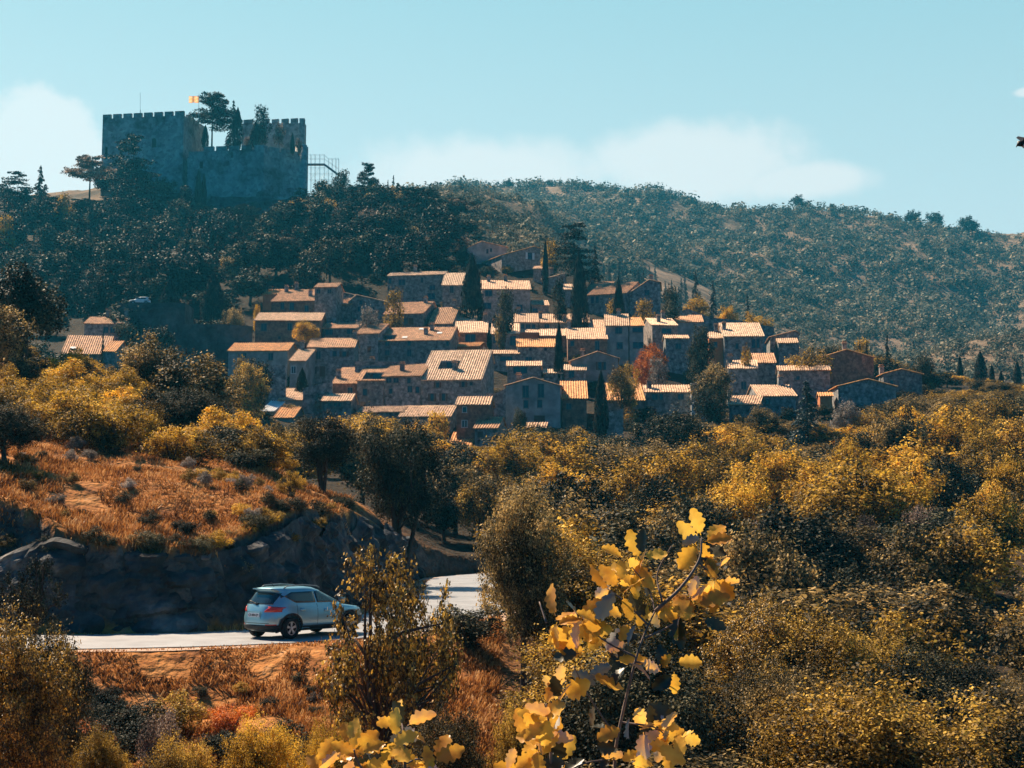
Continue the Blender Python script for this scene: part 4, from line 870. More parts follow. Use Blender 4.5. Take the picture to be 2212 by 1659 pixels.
def car(loc, rz, label, scale=1.0, name='parked_car', cat='car', paint='paint', detail=True):
    o = empty(name, loc, rz, label=label, cat=cat); o.scale = (scale,)*3
    mb = MB(); n = 64; ang = np.linspace(0, 2*pi, n, endpoint=False)
    for (z, xr, xf, hw) in LV:
        for t in ang:
            c, s = cos(t), sin(t); k = (abs(c)**EXP+abs(s)**EXP)**(-1/EXP); x = (xr+xf)/2+(xf-xr)/2*c*k; mb.v.append((x, hw*s*k, z+(-.025*(x-.2) if .9 < z < 1.5 else 0)))
    for i in range(len(LV)-1):
        for j in range(n): a = i*n; mb.f.append((a+j, a+(j+1) % n, a+n+(j+1) % n, a+n+j))
    mb.f.append(tuple(range(n-1, -1, -1))); mb.f.append(tuple((len(LV)-1)*n+j for j in range(n)))
    body = mb.build('body', M[paint], o, True)
    cut = MB()
    for x in (-1.36, 1.28):
        for s in (-1, 1):
            pts = [(x+.41*cos(t), .36+.41*sin(t)) for t in np.linspace(0, 2*pi, 28, endpoint=False)]
            cut.prism(pts, .6 if s > 0 else -1.1, 1.1 if s > 0 else -.6)
    c = cut.build('cut', M['plastic']); c.parent = o; md = body.modifiers.new('b', 'BOOLEAN'); md.object = c; md.operation = 'DIFFERENCE'; md.solver = 'EXACT'
    bpy.context.view_layer.update(); dg = bpy.context.evaluated_depsgraph_get(); nm = bpy.data.meshes.new_from_object(body.evaluated_get(dg)); body.modifiers.clear(); body.data = nm; bpy.data.objects.remove(c)
    SY = lambda s: (lambda u, z, o_: (u, s*(sideY(u, z+.025*(u-.2))+o_), z))
    RX = lambda u, z, o_: (rearX(u, z-(.05 if z > .9 else 0))-o_, u, z)
    FX = lambda u, z, o_: (frontX(u, z)+o_, u, z)
    for s in (-1, 1):
        patch(SY(s), lambda u: 1.13-.02*u+max(0, (-1.15-u))*.55, lambda u: min(1.50, 1.13+(1.12-u)*.5, 1.28+(u+1.75)*.42), -1.66, -.27, off=.008).build('rear_side_window', M['tinted'], o, True)
        patch(SY(s), lambda u: 1.13-.02*u, lambda u: max(1.14-.02*u, min(1.50, 1.13+(1.02-u)*.52)), -.21, .95, off=.008).build('front_side_window', M['tinted'], o, True)
        def arch(u): return .25
        # black sill and arch cladding
        patch(SY(s), lambda u: .27, lambda u: .40, -.92, .84, off=.02).build('sill', M['plastic'], o, True)
        for x in (-1.36, 1.28):
            m_ = MB(); pr = np.linspace(-.35, pi+.35, 22)
            for r_, oo in ((.41, .03), (.47, .03)):
                for t in pr: xx, zz = x+r_*cos(t), .36+r_*sin(t); m_.v.append((xx, s*(sideY(xx, max(zz, .27))+oo), zz))
            for r_, oo in ((.41, -.05), (.47, -.05)):
                for t in pr: xx, zz = x+r_*cos(t), .36+r_*sin(t); m_.v.append((xx, s*(sideY(xx, max(zz, .27))+oo), zz))
            k = len(pr)
            for i in range(k-1): m_.f += [(i, i+1, k+i+1, k+i), (2*k+i, 3*k+i, 3*k+i+1, 2*k+i+1), (i, 2*k+i, 2*k+i+1, i+1), (k+i, k+i+1, 3*k+i+1, 3*k+i)]
            m_.build('wheel_arch', M['plastic'], o)
        patch(SY(s), lambda u: .93-(u+1.9)*.05, lambda u: 1.02-(u+1.9)*.05, -1.0, -.80, off=.03, nu=6, nv=2).build('door_handle', M[paint], o, True)
        patch(SY(s), lambda u: .93-(u+1.9)*.05, lambda u: 1.02-(u+1.9)*.05, .06, .26, off=.03, nu=6, nv=2).build('door_handle', M[paint], o, True)
        for xx in (-.24, -1.12, .95):
            patch(SY(s), lambda u: .42, lambda u: 1.1, xx, xx+.012, off=.004, nu=1, nv=8).build('door_seam', M['plastic'], o)
        # tail lamps wrap round the corner: one piece on the side, one on the back
        tl = patch(SY(s), lambda u: .90+max(0, u+1.95)*.30, lambda u: 1.06-max(0, u+2.0)*.08, -2.06, -1.55, off=.012, nv=3); b2 = patch(RX, lambda u: .88, lambda u: .88+.15*min(1, (abs(u)-.40)/.16), s*.42, s*.80, off=.014, nv=3)
        tl.add(b2.v, b2.f).build('tail_lamp', M['redlight'], o, True)
        patch(RX, lambda u: .42, lambda u: .49, s*.50, s*.74, off=.02, nu=4, nv=2).build('reflector', M['redlight'], o)
        patch(SY(s), lambda u: .80-(2.1-u)*.1, lambda u: .92, 1.72, 2.06, off=.012, nv=3).build('headlight', M['glass'], o, True)
        MB().tube([(-1.45, s*.56, 1.62), (-1.30, s*.56, 1.69), (-.6, s*.56, 1.715), (0.02, s*.56, 1.66), (.12, s*.565, 1.60)], .02, 6).build('roof_rail', M['metal'], o, True)
        m_ = MB().box(.72, s*.88 if s > 0 else -1.07, 1.13, .86, 1.07 if s > 0 else -.88, 1.27); m_.build('wing_mirror', M[paint], o)
    patch(RX, lambda u: 1.12, lambda u: 1.50-.03*abs(u)/.7, -.62, .62, off=.008, nv=8).build('rear_window', M['tinted'], o, True)
    patch(FX, lambda u: 1.12, lambda u: 1.50, -.70, .70, off=.008, nv=8).build('windscreen', M['tinted'], o, True)
    bp = patch(RX, lambda u: .28, lambda u: .46, -.84, .84, off=.03, nu=30).build('rear_bumper', M['plastic'], o, True)
    patch(FX, lambda u: .28, lambda u: .62, -.84, .84, off=.02, nu=30).build('front_grille', M['plastic'], o, True)
    MB().box(-1.90, -.44, 1.585, -1.70, .44, 1.62).build('spoiler', M[paint], o)
    MB().tube([(-2.09, .02, 1.13), (-2.07, .22, 1.19), (-2.02, .42, 1.22)], .016, 5).box(-2.11, -.04, 1.09, -2.06, .05, 1.16).build('wiper', M['plastic'], o)
    patch(RX, lambda u: .515, lambda u: .53, -.60, .60, off=.006, nu=20, nv=1).build('tailgate_seam', M['plastic'], o)
    MB().tube([(-1.35, .0, 1.64), (-1.5, .0, 1.80)], .008, 5).build('aerial', M['plastic'], o)
    if detail:
        pl = MB().box(-2.235, -.27, .72, -2.205, .27, .84).build('number_plate', M['plate'], o)
        cu = bpy.data.curves.new('t', 'FONT'); cu.body = 'CF-084-EP'; cu.size = .105; cu.extrude = .003; cu.align_x = 'CENTER'; ob = bpy.data.objects.new('t', cu); COL.objects.link(ob)
        bpy.context.view_layer.update(); me = bpy.data.meshes.new_from_object(ob); bpy.data.objects.remove(ob); me.materials.clear(); me.materials.append(M['plastic'])
        tx = link_mesh('plate_lettering', me, pl, (-2.239, 0, .745)); tx.rotation_euler = (pi/2, 0, -pi/2)
        MB().box(-2.215, -.30, .66, -2.200, .30, .90).build('plate_recess', M['paint'], o)
    for x in (-1.36, 1.28):
        for s in (-1, 1):
            y = s*.79; m_ = MB(); w = .11
            prof = [(.22, -w), (.325, -w), (.345, -w*.7), (.345, w*.7), (.325, w), (.22, w)]; k = 32
            for t in np.linspace(0, 2*pi, k, endpoint=False):
                for (r_, yy) in prof: m_.v.append((x+r_*cos(t), y+yy, .345+r_*sin(t)))
            for i in range(k):
                for j in range(5): a = i*6+j; b = ((i+1) % k)*6+j; m_.f.append((a, a+1, b+1, b))
            wh = empty('wheel', (0, 0, 0)); wh.parent = o; m_.build('tyre', M['rubber'], wh, True)
            rm = MB(); yo = y+s*.085; ri = np.linspace(0, 2*pi, 24, endpoint=False); 
            b = len(rm.v); 
            for r_ in (.225, .195):
                for t in ri: rm.v.append((x+r_*cos(t), yo, .345+r_*sin(t)))
            for i in range(24): rm.f.append((i, (i+1) % 24, 24+(i+1) % 24, 24+i))
            for q in range(5):
                for dq in (-.13, .13):
                    t = 2*pi*q/5+.3; c, sn = cos(t+dq), sin(t+dq); e = Vector((-sn, 0, c))*.018; p0 = Vector((x+.03*c, yo, .345+.03*sn)); p1 = Vector((x+.2*c, yo, .345+.2*sn)); Q = [p0-e, p1-e, p1+e, p0+e]
                    rm.add(Q+[v-Vector((0, s*.03, 0)) for v in Q], [(0,1,2,3),(7,6,5,4),(0,4,5,1),(2,6,7,3)])
            rm.prism([(x+.05*cos(t), .345+.05*sin(t)) for t in np.linspace(0, 2*pi, 10, endpoint=False)], yo-.02, yo+.015); rm.build('rim', M['alloy'], wh)
            MB().prism([(x+.22*cos(t), .345+.22*sin(t)) for t in np.linspace(0, 2*pi, 20, endpoint=False)], y-.06, y+.02).build('brake_disc', M['dark'], wh)
    MB().box(-1.9, -.6, .22, 1.9, .6, .45).build('underbody', M['plastic'], o)
    return o
# car on the road: heading 38 degrees right of the view, rear right wheel seen at (629, 1376)
hd = radians(39); rw = at(629, 1377, 46.3); fwd = Vector((sin(hd), cos(hd), 0)); rgt = Vector((cos(hd), -sin(hd), 0))
cc = Vector((rw.x, rw.y, ROADZ+.065))+fwd*1.36-rgt*.86
car(cc, pi/2-hd, 'silver blue SUV driving away on the road below the rocky bank', name='car')
# small pale car up by the retaining wall
p = at(309, 663, 274); lane = MB(); a_, b_ = at(255, 668, 268.6), at(400, 665, 268.6); lane.box(a_.x, 268.6, a_.z-9, b_.x, 276, p.z-.02); tag(lane.build('lane', M['rock']), kind='structure')
car(Vector((p.x, 271.5, p.z+.0)), pi+.15, 'small white hatchback parked above the shaded retaining wall at the left', scale=.93, paint='white', detail=False)
# ------------------------------------------------------------------ trees one by one
def treeb(key, leaf, x, yt, yb, w, Y, label, **k):
    t_, b_ = at(x, yt, Y), at(x, yb, Y); return tree_at(key, leaf, t_.x, Y, b_.z, w*Y/F, t_.z-b_.z, label, **k)
def vary(key, i): 
    opts = [k for k in PROTO if k.startswith(key) and not k.endswith('/m')]; return opts[i % len(opts)]
# castle court
treeb('flat_cedar_a','fir',460,203,322,100,458,'flat topped cedar standing highest inside the castle walls')
treeb('fir_a','fir',505,216,320,52,461,'ragged dark pine right of the castle cedar')
treeb('cypress_a','fir',514,232,318,24,452,'pointed cypress in front of the ragged castle pine')
treeb('tall_far_a','fir',567,232,322,52,462,'thick round topped cypress, tallest of the castle court pair')
treeb('cypress_a','fir',553,262,318,26,451,'short cypress leaning on the thick castle cypress')
treeb('cypress_a','fir',444,270,320,16,457,'slim cypress between the keep and the castle cedar')
treeb('broad_far_a','pink',604,262,330,34,458,'pale leaved tree against the rear castle wall')
treeb('cypress_b','fir',632,286,332,10,452,'very thin dark cypress at the right end of the castle court')
treeb('shrub_far_a','pink',645,294,338,20,453,'rusty shrub beside the castle corner tower')
treeb('shrub_far_a','pink',536,292,322,22,465,'low pale shrub between the two castle cypresses')
treeb('cypress_b','fir',430,364,455,17,438,'slim double cypress below the castle curtain wall')
treeb('broad_far_b','fir',404,395,465,40,432,'small dark conifer beside the slim cypress under the castle')
treeb('cypress_a','fir',441,374,460,14,437,'shorter twin of the slim cypress under the castle wall')
# castle hill
treeb('cedar_a','fir',290,293,440,120,428,'broad layered cedar in front of the castle keep')
treeb('fir_a','fir',262,312,420,50,434,'narrow fir behind the layered cedar')
treeb('flat_cedar_a','pink',196,338,425,96,440,'leaning umbrella pine left of the castle keep',cat='pine',name='pine_tree')
for i, (k, lf, x, yt, w, Y, lb) in enumerate([
 ('cedar_a','fir',275,390,110,405,'wide dark cedar below the keep, left of centre on the slope'),
 ('fir_a','fir',325,430,70,395,'dark fir just right of the wide cedar on the castle slope'),
 ('fir_a','fir',88,357,70,420,'tallest dark fir on the left skyline'),
 ('cedar_a','fir',40,372,100,425,'spreading pine at the left edge of the skyline'),
 ('fir_a','fir',50,430,60,390,'dark fir at the left picture edge below the skyline pine'),
 ('broad_far_a','fir',20,450,90,385,'rounded dark tree at the far left edge of the castle hill'),
 ('fir_a','fir',130,430,60,400,'dark fir under the leaning umbrella pine'),
 ('broad_far_b','dark',160,450,80,395,'dark bushy tree under the leaning umbrella pine'),
 ('broad_far_a','ochre',135,425,60,402,'small ochre topped tree on the left shoulder of the hill'),
 ('broad_far_b','gold',10,470,60,380,'yellow topped bush at the extreme left of the hill'),
 ('broad_far_a','dark',210,520,90,365,'dark tree with a few tan tips left of the hill cypresses'),
 ('broad_far_b','gold',240,560,50,345,'small yellow leaved tree on the dark lower slope'),
 ('broad_far_a','gold',313,570,30,340,'tiny yellow leaved tree on the dark lower slope'),
 ('cypress_a','fir',405,530,80,318,'tallest of the three big cypresses left of the village'),
 ('cypress_b','fir',367,604,52,285,'leftmost of the three big cypresses left of the village'),
 ('cypress_a','fir',462,588,54,282,'rightmost of the three big cypresses left of the village'),
 ('broad_far_b','tan',503,550,78,322,'round grey tan tree right of the big cypresses'),
 ('broad_far_a','dark',620,520,110,350,'broad dark oak above the brown farmhouse'),
 ('broad_far_b','tan',655,535,90,340,'tan topped oak above the farmhouse chimneys'),
 ('broad_far_a','tan',727,548,56,330,'small tan oak right above the square tower room'),
 ('broad_far_b','gold',640,425,60,415,'golden topped tree right below the castle tower'),
 ('broad_far_a','pink',690,440,120,400,'large pinkish tree in the middle of the upper wood'),
 ('broad_far_b','gold',705,425,50,408,'small golden tree behind the large pinkish one'),
 ('broad_far_a','pink',800,440,150,405,'widest pinkish grey tree on the crest of the upper wood'),
 ('broad_far_b','pink',830,495,130,385,'pinkish tree lower down in the upper wood'),
 ('fir_a','fir',752,520,40,345,'narrow dark fir rising right of the small tan oak'),
 ('broad_far_b','dark',740,372,60,436,'dark pine just right of the scaffold stair'),
 ('broad_far_a','dark',700,385,60,440,'dark bush at the foot of the scaffold stair'),
 ('flat_cedar_a','fir',795,352,44,432,'thin open pine on the skyline right of the scaffold'),
 ('fir_a','fir',850,378,26,470,'small pointed fir on the skyline, left of its twin'),
 ('fir_a','fir',838,388,20,465,'tiny pointed fir on the skyline beside the taller one'),
 ('cypress_a','fir',929,400,12,440,'single pencil cypress on the slope below the skyline firs'),
 ('cedar_a','dark',955,470,100,365,'large dark cedar at the right end of the upper wood'),
 ('broad_far_a','dark',890,470,110,372,'dense dark oak left of the large cedar'),
 ('broad_far_b','dark',1000,540,70,335,'dark tree behind the pale roofed houses at the top'),
 ('cedar_a','fir',1240,482,112,318,'big wind shaped cedar right of the sunny gable'),
 ('fir_a','fir',1285,530,50,322,'thin open fir at the right side of the big village cedar'),
 ('broad_far_b','ochre',1190,520,56,322,'pale yellow tree behind the sunny gable'),
 ('cypress_a','fir',1020,549,50,285,'broadest cypress in the middle of the upper village'),
 ('cypress_b','fir',1251,543,38,277,'tall cypress in the upper village left of the brown roofs'),
 ('cypress_a','fir',1336,599,28,281,'small cypress in front of the wide brown roof'),
 ('cypress_a','fir',1207,694,22,241,'slimmest cypress in the village centre'),
 ('cypress_b','fir',1298,800,32,199,'lowest village cypress beside the orange roof'),
 ('cypress_a','fir',1178,515,14,312,'dark thin cypress against the sunny gable'),
 ('broad_far_a','dark',1208,605,44,283,'dark round tree left of the tall upper cypress'),
 ('broad_far_b','dark',1090,628,62,268,'dark flowering creeper tree on the pinkish house front'),
 ('fir_a','spruce',1502,584,52,345,'large dark fir on the slope right of the village top'),
 ('fir_a','spruce',1540,606,44,342,'second fir just right of the large one'),
 ('fir_a','spruce',1614,632,28,335,'small lone fir left of the gold topped pines'),
 ('broad_far_a','dark',1445,628,58,292,'dark round oak beside the right hand gabled house'),
 ('broad_far_b','gold',1390,650,62,289,'olive gold bush in front of the right hand gabled house'),
 ('broad_far_a','ochre',1330,645,60,286,'ochre garden tree around the small cypress'),
 ('broad_mid_b','gold',1505,637,76,318,'gold topped umbrella pine, leftmost of three on the ridge'),
 ('broad_mid_a','gold',1571,655,60,312,'gold topped umbrella pine, middle of three on the ridge'),
 ('broad_mid_c','gold',1632,668,86,306,'widest gold topped umbrella pine above the whitish roof'),
 ('broad_mid_a','red',1402,741,100,232,'rust red leaved tree in the middle of the village'),
 ('broad_far_b','grey',1420,775,56,228,'silver leaved tree under the rust red one'),
 ('broad_mid_b','ochre',1345,792,86,214,'yellow garden tree below the shaded gabled house'),
 ('broad_mid_c','dark',1512,700,92,240,'dark shaggy tree left of the orange walled extension'),
 ('broad_mid_a','tan',1534,776,126,214,'big tan and dark oak in the right half of the village'),
 ('broad_mid_b','dark',1530,840,110,206,'dark tree beneath the big tan oak'),
 ('broad_mid_c','ochre',1742,738,130,232,'large olive tree left of the big plain gabled house'),
 ('broad_far_a','gold',1613,758,34,234,'little gold tree between the pale and brown roofs'),
 ('fir_a','spruce',1742,822,150,181,'blue grey spruce in front of the dark barn'),
 ('broad_mid_a','grey',1826,860,84,188,'feathery grey tree right of the blue spruce'),
 ('broad_mid_b','tan',1645,872,90,190,'brown tipped tree under the lowest golden roof'),
 ('fir_a','fir',1916,722,36,268,'spiky fir right of the big plain gabled house'),
 ('fir_a','fir',1872,735,26,262,'smaller spiky fir behind the big plain gabled house'),
 ('broad_far_b','ochre',1860,735,56,266,'ochre tree behind the big plain gabled house'),
 ('cypress_a','fir',2117,758,26,300,'tallest of the slim cypresses at the right edge'),
 ('cypress_b','fir',2142,786,12,302,'thin cypress just right of the tallest right edge one'),
 ('cypress_a','fir',2197,780,18,296,'cypress touching the right picture edge'),
 ('cypress_b','fir',2073,768,14,305,'thin cypress left of the tallest right edge one'),
 ('cypress_a','fir',2162,800,12,298,'shortest slim cypress near the right edge'),
 ('broad_mid_c','dark',1995,770,56,255,'dark oak right of the last gabled house'),
 ('broad_mid_a','gold',556,655,24,280,'small golden shrub at the farmhouse wall'),
 
 ('broad_mid_c','tan',505,668,56,268,'pale tan tree left of the low tiled stone house'),
 ('broad_far_a','ochre',852,628,58,272,'round yellow bush before the shaded balcony house'),
 ('broad_far_b','grey',797,672,66,262,'grey flowering bush left of the wide brown roof'),
 ('shrub_far_a','grey',700,842,46,214,'grey shrub left of the red stone corner house'),
 ('cypress_b','dark',653,795,32,222,'clipped round topped topiary by the slim grey house'),
 ('shrub_far_a','grey',1045,740,34,234,'grey bush above the largest roof'),
 ('shrub_far_a','tan',1080,668,34,262,'round silver shrub below the pinkish walled house'),
 ('broad_mid_b','dark',1123,885,40,196,'dark ball shaped shrub at the grey gabled house'),
 ('shrub_far_a','gold',945,880,60,197,'gold leaved creeper on the pergola'),
 ('broad_mid_a','dark',555,780,90,205,'dark leafy tree left of the slim grey house'),
 ('broad_far_b','ochre',520,775,60,208,'yellowish tree below the cream rendered house'),
 ('fir_a','dark',223,715,26,226,'small dark conifer before the rusty far left roof'),
]): tree(k, lf, x, yt, w, Y, lb)
treeb('broad_mid_b','gold',660,690,752,74,251,'golden tree half covering the low tiled stone house')
# nearer trees of the left half
for (k, lf, x, yt, w, Y, lb) in [
 ('broad_mid_a','dark',60,560,240,95,'tall dark and tan oak at the left picture edge'),
 ('broad_mid_b','tan',-10,640,200,88,'tan tipped tree cut by the left picture edge'),
 ('broad_mid_c','tan',335,715,180,92,'upright dark oak, left one of the pair in front of the left roofs'),
 ('broad_mid_a','tan',430,755,265,90,'wide tan topped oak, right one of the pair in front of the left roofs'),
 ('broad_near_a','dark',395,830,240,84,'dark lower oak under the pair at the left'),
 ('broad_mid_b','dark',475,890,170,82,'dark round oak at the right foot of the left pair'),
 ('fork_near_a','dark',868,868,255,86,'large dark oak with a forked trunk right of the spur'),
 ('fork_near_b','dark',700,880,200,78,'dark oak with a leaning trunk on top of the spur'),
 ('broad_mid_c','ochre',540,780,110,190,'yellow tan tree in front of the cream rendered house'),
 ('broad_mid_a','ochre',600,905,120,120,'small ochre tree between the spur oaks and the village'),
 ('broad_near_b','dark',205,900,150,70,'dark round bush in the ochre brush at the left'),
 ('broad_mid_b','dark',120,840,110,78,'dark bush in the ochre brush near the left edge'),
 ('broad_near_a','dark',15,860,220,58,'dark tree in shade filling the left edge above the road'),
 ('sparse_near_a','gold',632,1010,78,61,'little golden oak on the edge of the rocky bank'),
]: tree(k, lf, x, yt, w, Y, lb)
tree('sparse_near_a','speckle',845,1118,340,31,'sparse young oak standing in front of the road and the car')
tree('sparse_near_a','speckle',905,1210,190,32.5,'leafy side shoot right of the young oak before the road')
tree('shrub_near_a','dark',1010,1290,230,49,'dark bush masking the right side of the road bend')
tree('broad_near_b','tan',1130,1020,270,46,'tall narrow dark oak right of the road bend')
tree('broad_near_a','speckle',40,1290,330,26,'yellow speckled bush filling the lower left corner')
tree('broad_near_b','dark',120,1330,220,29,'dark bush behind the yellow speckled corner bush')
tree('sparse_near_a','dark',70,1180,150,41,'dark bush at the road edge above the lower left bush')

tree('shrub_near_a','pink',345,1505,120,34,'pale pinkish bush with a dark base on the orange bank')
tree('broad_far_b','dark',275,690,70,262,'dark tree left of the shaded wall under the parked white car')
tree('broad_far_a','dark',352,700,80,262,'dark tree before the shaded wall under the parked white car')
# ------------------------------------------------------------------ woods made of individual trees
NS = [0]
def wood(rows, xr, wm, hm, kinds, labels, group, jit=.35, ymin=None, name=None, places=()):
    """rows: distances; xr(Y) -> columns; labels keyed by leaf"""
    for Y in rows:
        x0, x1 = xr(Y); w = wm*F/Y; n = max(1, int((x1-x0)/(w*.56)))
        for i in range(n):
            x = x0+(x1-x0)*(i+.5+random.uniform(-jit, jit))/n; YY = Y*random.uniform(.96, 1.05); kk, lf = random.choice(kinds)
            X = (x-CX)/F*YY; z = gz(X, YY)
            if abs(YY-75) < 60 and road_dist(np.array([X]), np.array([YY]))[0] < 4.5: continue
            h = random.uniform(*hm); ww = wm*random.uniform(.7, 1.55)
            if ymin:
                yt = px((X, YY, z+h))[1]; lim = ymin(x)
                if yt < lim: h -= (lim-yt)*YY/F
                if h < 1.2: continue
            lb = labels[lf]; pl_ = [t for xx, t in places if x >= xx]; lb = lb+(', '+pl_[-1] if pl_ else '')+(', '+('front' if Y == min(rows) else 'back' if Y == max(rows) else 'middle')+' rows' if len(rows) > 2 else '')
            tree_at(vary(kk, NS[0]), lf, X, YY, z-.15*h*.3, ww, h, lb, group=group, name=name); NS[0] += 1
# skyline the village must keep clear of foliage
def vil(x): return float(np.interp(x, [480,600,700,760,900,960,1040,1110,1200,1260,1360,1440,1560,1660,1760,1900,2010,2212], [960,915,905,885,905,940,965,925,905,915,945,865,905,940,960,880,850,830]))
near = [('broad_near','speckle'),('broad_near','ochre'),('broad_near','dark')]
Lr = {'tan': 'tan tipped oak in the near wood', 'ochre': 'ochre oak in the near wood', 'gold': 'golden oak in the near wood', 'dark': 'dark oak in the near wood'}
wood([31,36,42,51], lambda Y: (1230 if Y < 40 else 1100, 2380), 6.2, (4.8, 7.2), near+[('broad_near','tan')], dict(Lr, speckle='yellow flecked dark oak in the near wood'), 'oaks in the near wood', name='oak_tree', places=((0,'right behind the foreground sapling'),(1450,'right of the sapling tip'),(1750,'midway to the right edge'),(2050,'at the right edge')), ymin=lambda x: float(np.interp(x,[1060,1150,1450,1600,2212],[1060,1040,1120,1230,1330])))
Lm = {k: v.replace('near wood', 'middle wood') for k, v in Lr.items()}
wood([60,68,78,90,103,117], lambda Y: (1040 if Y < 98 else 900, 2350), 7.4, (5.2, 8.6), [('broad_mid','tan'),('broad_mid','ochre'),('broad_mid','gold'),('broad_mid','dark')], Lm, 'oaks in the middle wood', name='oak_tree', places=((0,'beside the road bend'),(1200,'below the grey gabled house'),(1500,'below the blue spruce'),(1900,'at the right edge')), ymin=lambda x: float(np.interp(x,[900,1100,1300,1500,1700,2212],[1040,1010,980,950,980,960])))
Lf = {k: v.replace('near wood', 'wood at the village foot') for k, v in Lr.items()}
wood([132,148,165,182], lambda Y: (520, 2330), 8.2, (6, 10), [('broad_mid','ochre'),('broad_mid','tan'),('broad_mid','gold'),('broad_mid','gold'),('broad_mid','dark')], Lf, 'trees along the village foot', places=((0,'left part'),(850,'below the largest roof'),(1200,'below the orange roofs'),(1600,'below the spruce'),(1950,'right part')), ymin=vil)
# grey brown clipped olives in the middle right
for i, (x, yt, w) in enumerate([(1650,1110,110),(1700,1150,120),(1760,1120,100),(1810,1165,130),(1870,1110,90),(1920,1150,120),(1985,1100,90),(2040,1150,110),(1740,1200,130),(1880,1215,120)]):
    tree(vary('broad_mid', i), 'pink', x, yt, w, 97-i*.5, 'rounded grey brown tree in the clump below the golden trees on the right', group='rounded trees of the clump at the right', hmin=3)
# dark wood of the castle hill
Lh = {'dark': 'dark evergreen tree on the castle hill', 'fir': 'blackish conifer on the castle hill', 'pink': 'pinkish grey tree on the castle hill', 'tan': 'tan tipped tree on the castle hill'}
def hillmin(x): return float(np.interp(x, [-100,100,130,165,180,230,340,380,440,600,640,700,900,1000,1100], [370,375,425,415,350,345,365,400,435,440,405,375,395,440,520]))
for rows, xr, kk in (([440,415,390,365,340,318], lambda Y: (-80, 1010 if Y > 350 else 980), [('broad_far','dark'),('broad_far','fir'),('fir','fir'),('cedar','fir'),('broad_far','dark')]), ([298,278], lambda Y: (-60, 500), [('broad_far','dark'),('fir','fir'),('broad_far','fir')])):
    wood(rows, xr, 11, (7, 14), kk, Lh, 'trees of the castle hill', name='evergreen_tree', places=((-200,'left of the keep'),(220,'below the keep'),(440,'below the curtain wall'),(670,'right of the castle')), ymin=lambda x: hillmin(x)+random.uniform(-4,28))
wood([425,400,375,350], lambda Y: (640, 1000), 9, (6, 10), [('broad_far','pink'),('broad_far','dark'),('broad_far','tan')], Lh, 'trees of the castle hill', name='evergreen_tree', places=((0,'right of the castle'),(830,'near the skyline firs')), ymin=lambda x: hillmin(x))
wood([225,235,205], lambda Y: (-60, 470 if Y < 230 else 130), 8, (5, 8), [('broad_far','dark'),('broad_mid','dark')], {'dark': 'dark tree in the hollow left of the village'}, 'trees in the hollow left of the village', ymin=lambda x: float(np.interp(x,[0,130,250,330,470],[560,760,790,790,760])))
# garden bushes tucked between the houses
Lg = {'dark': 'dark green garden bush between the village houses', 'ochre': 'yellowish garden bush between the village houses', 'tan': 'tan garden bush between the village houses'}
for i in range(330):
    x = random.uniform(500, 2150); y = random.uniform(540, 945)
    if y < np.interp(x, [560,800,1000,1300,1600,1980,2150],[640,600,540,590,690,790,810]): continue
    Y = depth_of(y)+random.uniform(2, 8); X = (x-CX)/F*Y; z = gz(X, Y); lf = random.choice(['dark','dark','ochre','tan'])
    tree_at('shrub_far_a', lf, X, Y, z-.2, random.uniform(2, 4), random.uniform(1.2, 2.6), Lg[lf]+(', left half' if x < 1200 else ', right half')+(', upper rows' if y < 740 else ', lower rows'), group='garden bushes of the village', name='garden_bush', cat='bush')
wood([188,200,213], lambda Y: (1540 if Y < 205 else 1880, 2330), 7, (4, 7.5), [('broad_mid','dark'),('broad_mid','tan'),('broad_mid','ochre')], {'dark': 'dark tree under the right end of the village', 'tan': 'tan tree under the right end of the village', 'ochre': 'ochre tree under the right end of the village'}, 'trees under the right end of the village', places=((0,'left part'),(1750,'middle part'),(2000,'right part')), ymin=lambda x: float(np.interp(x,[1540,1600,1850,1950,2212],[930,905,905,850,845])))
wood([222,236], lambda Y: (1640, 2000), 6, (2.5, 5), [('broad_mid','dark'),('broad_mid','dark'),('broad_mid','tan')], {'dark': 'dark tree crowding round the right hand barns', 'tan': 'tan tree crowding round the right hand barns'}, 'trees round the right hand barns', ymin=lambda x: float(np.interp(x,[1640,1790,1810,2000],[905,870,882,862])))
# right hand slope beyond the village
wood([262,285,310], lambda Y: (1790, 2330), 7.5, (4.5, 8), [('broad_far','dark'),('broad_mid','tan'),('broad_far','ochre')], {'dark': 'dark tree on the slope right of the last houses', 'tan': 'tan tree on the slope right of the last houses', 'ochre': 'ochre tree on the slope right of the last houses'}, 'trees right of the last houses', ymin=lambda x: float(np.interp(x,[1790,1900,2000,2212],[740,760,800,830])))
wood([215,235], lambda Y: (1930, 2330), 7.5, (5, 8), [('broad_mid','dark'),('broad_mid','ochre')], {'dark': 'dark tree below the slim cypresses at the right', 'ochre': 'ochre tree below the slim cypresses at the right'}, 'trees below the right hand cypresses', ymin=lambda x: 840)
# ridge trees of the far mountain
for (x, yt, w, lb) in [(1266,376,16,'solitary tree poking above the highest point of the mountain ridge'),(1738,418,44,'largest dark tree on the right shoulder of the ridge'),(1808,428,20,'left one of two small trees standing clear on the ridge'),(1832,432,18,'right one of two small trees standing clear on the ridge'),(1985,455,46,'dark round tree on the ridge near the right edge'),(2035,462,50,'wider dark tree right of the round one on the ridge'),(2110,480,56,'broad dark tree on the ridge closest to the right edge'),(1660,420,30,'small tree on the ridge left of the largest dark one'),(1100,378,24,'small tree on the left rise of the mountain ridge'),(1188,376,20,'little tree between the left rise and the highest point')]:
    Y = 1090; X = (x-CX)/F*Y; tree_at('broad_far_a', 'dark', X, Y, gz(X, Y)-1, w*Y/F*1.1, max(6, w*Y/F*.95), lb)

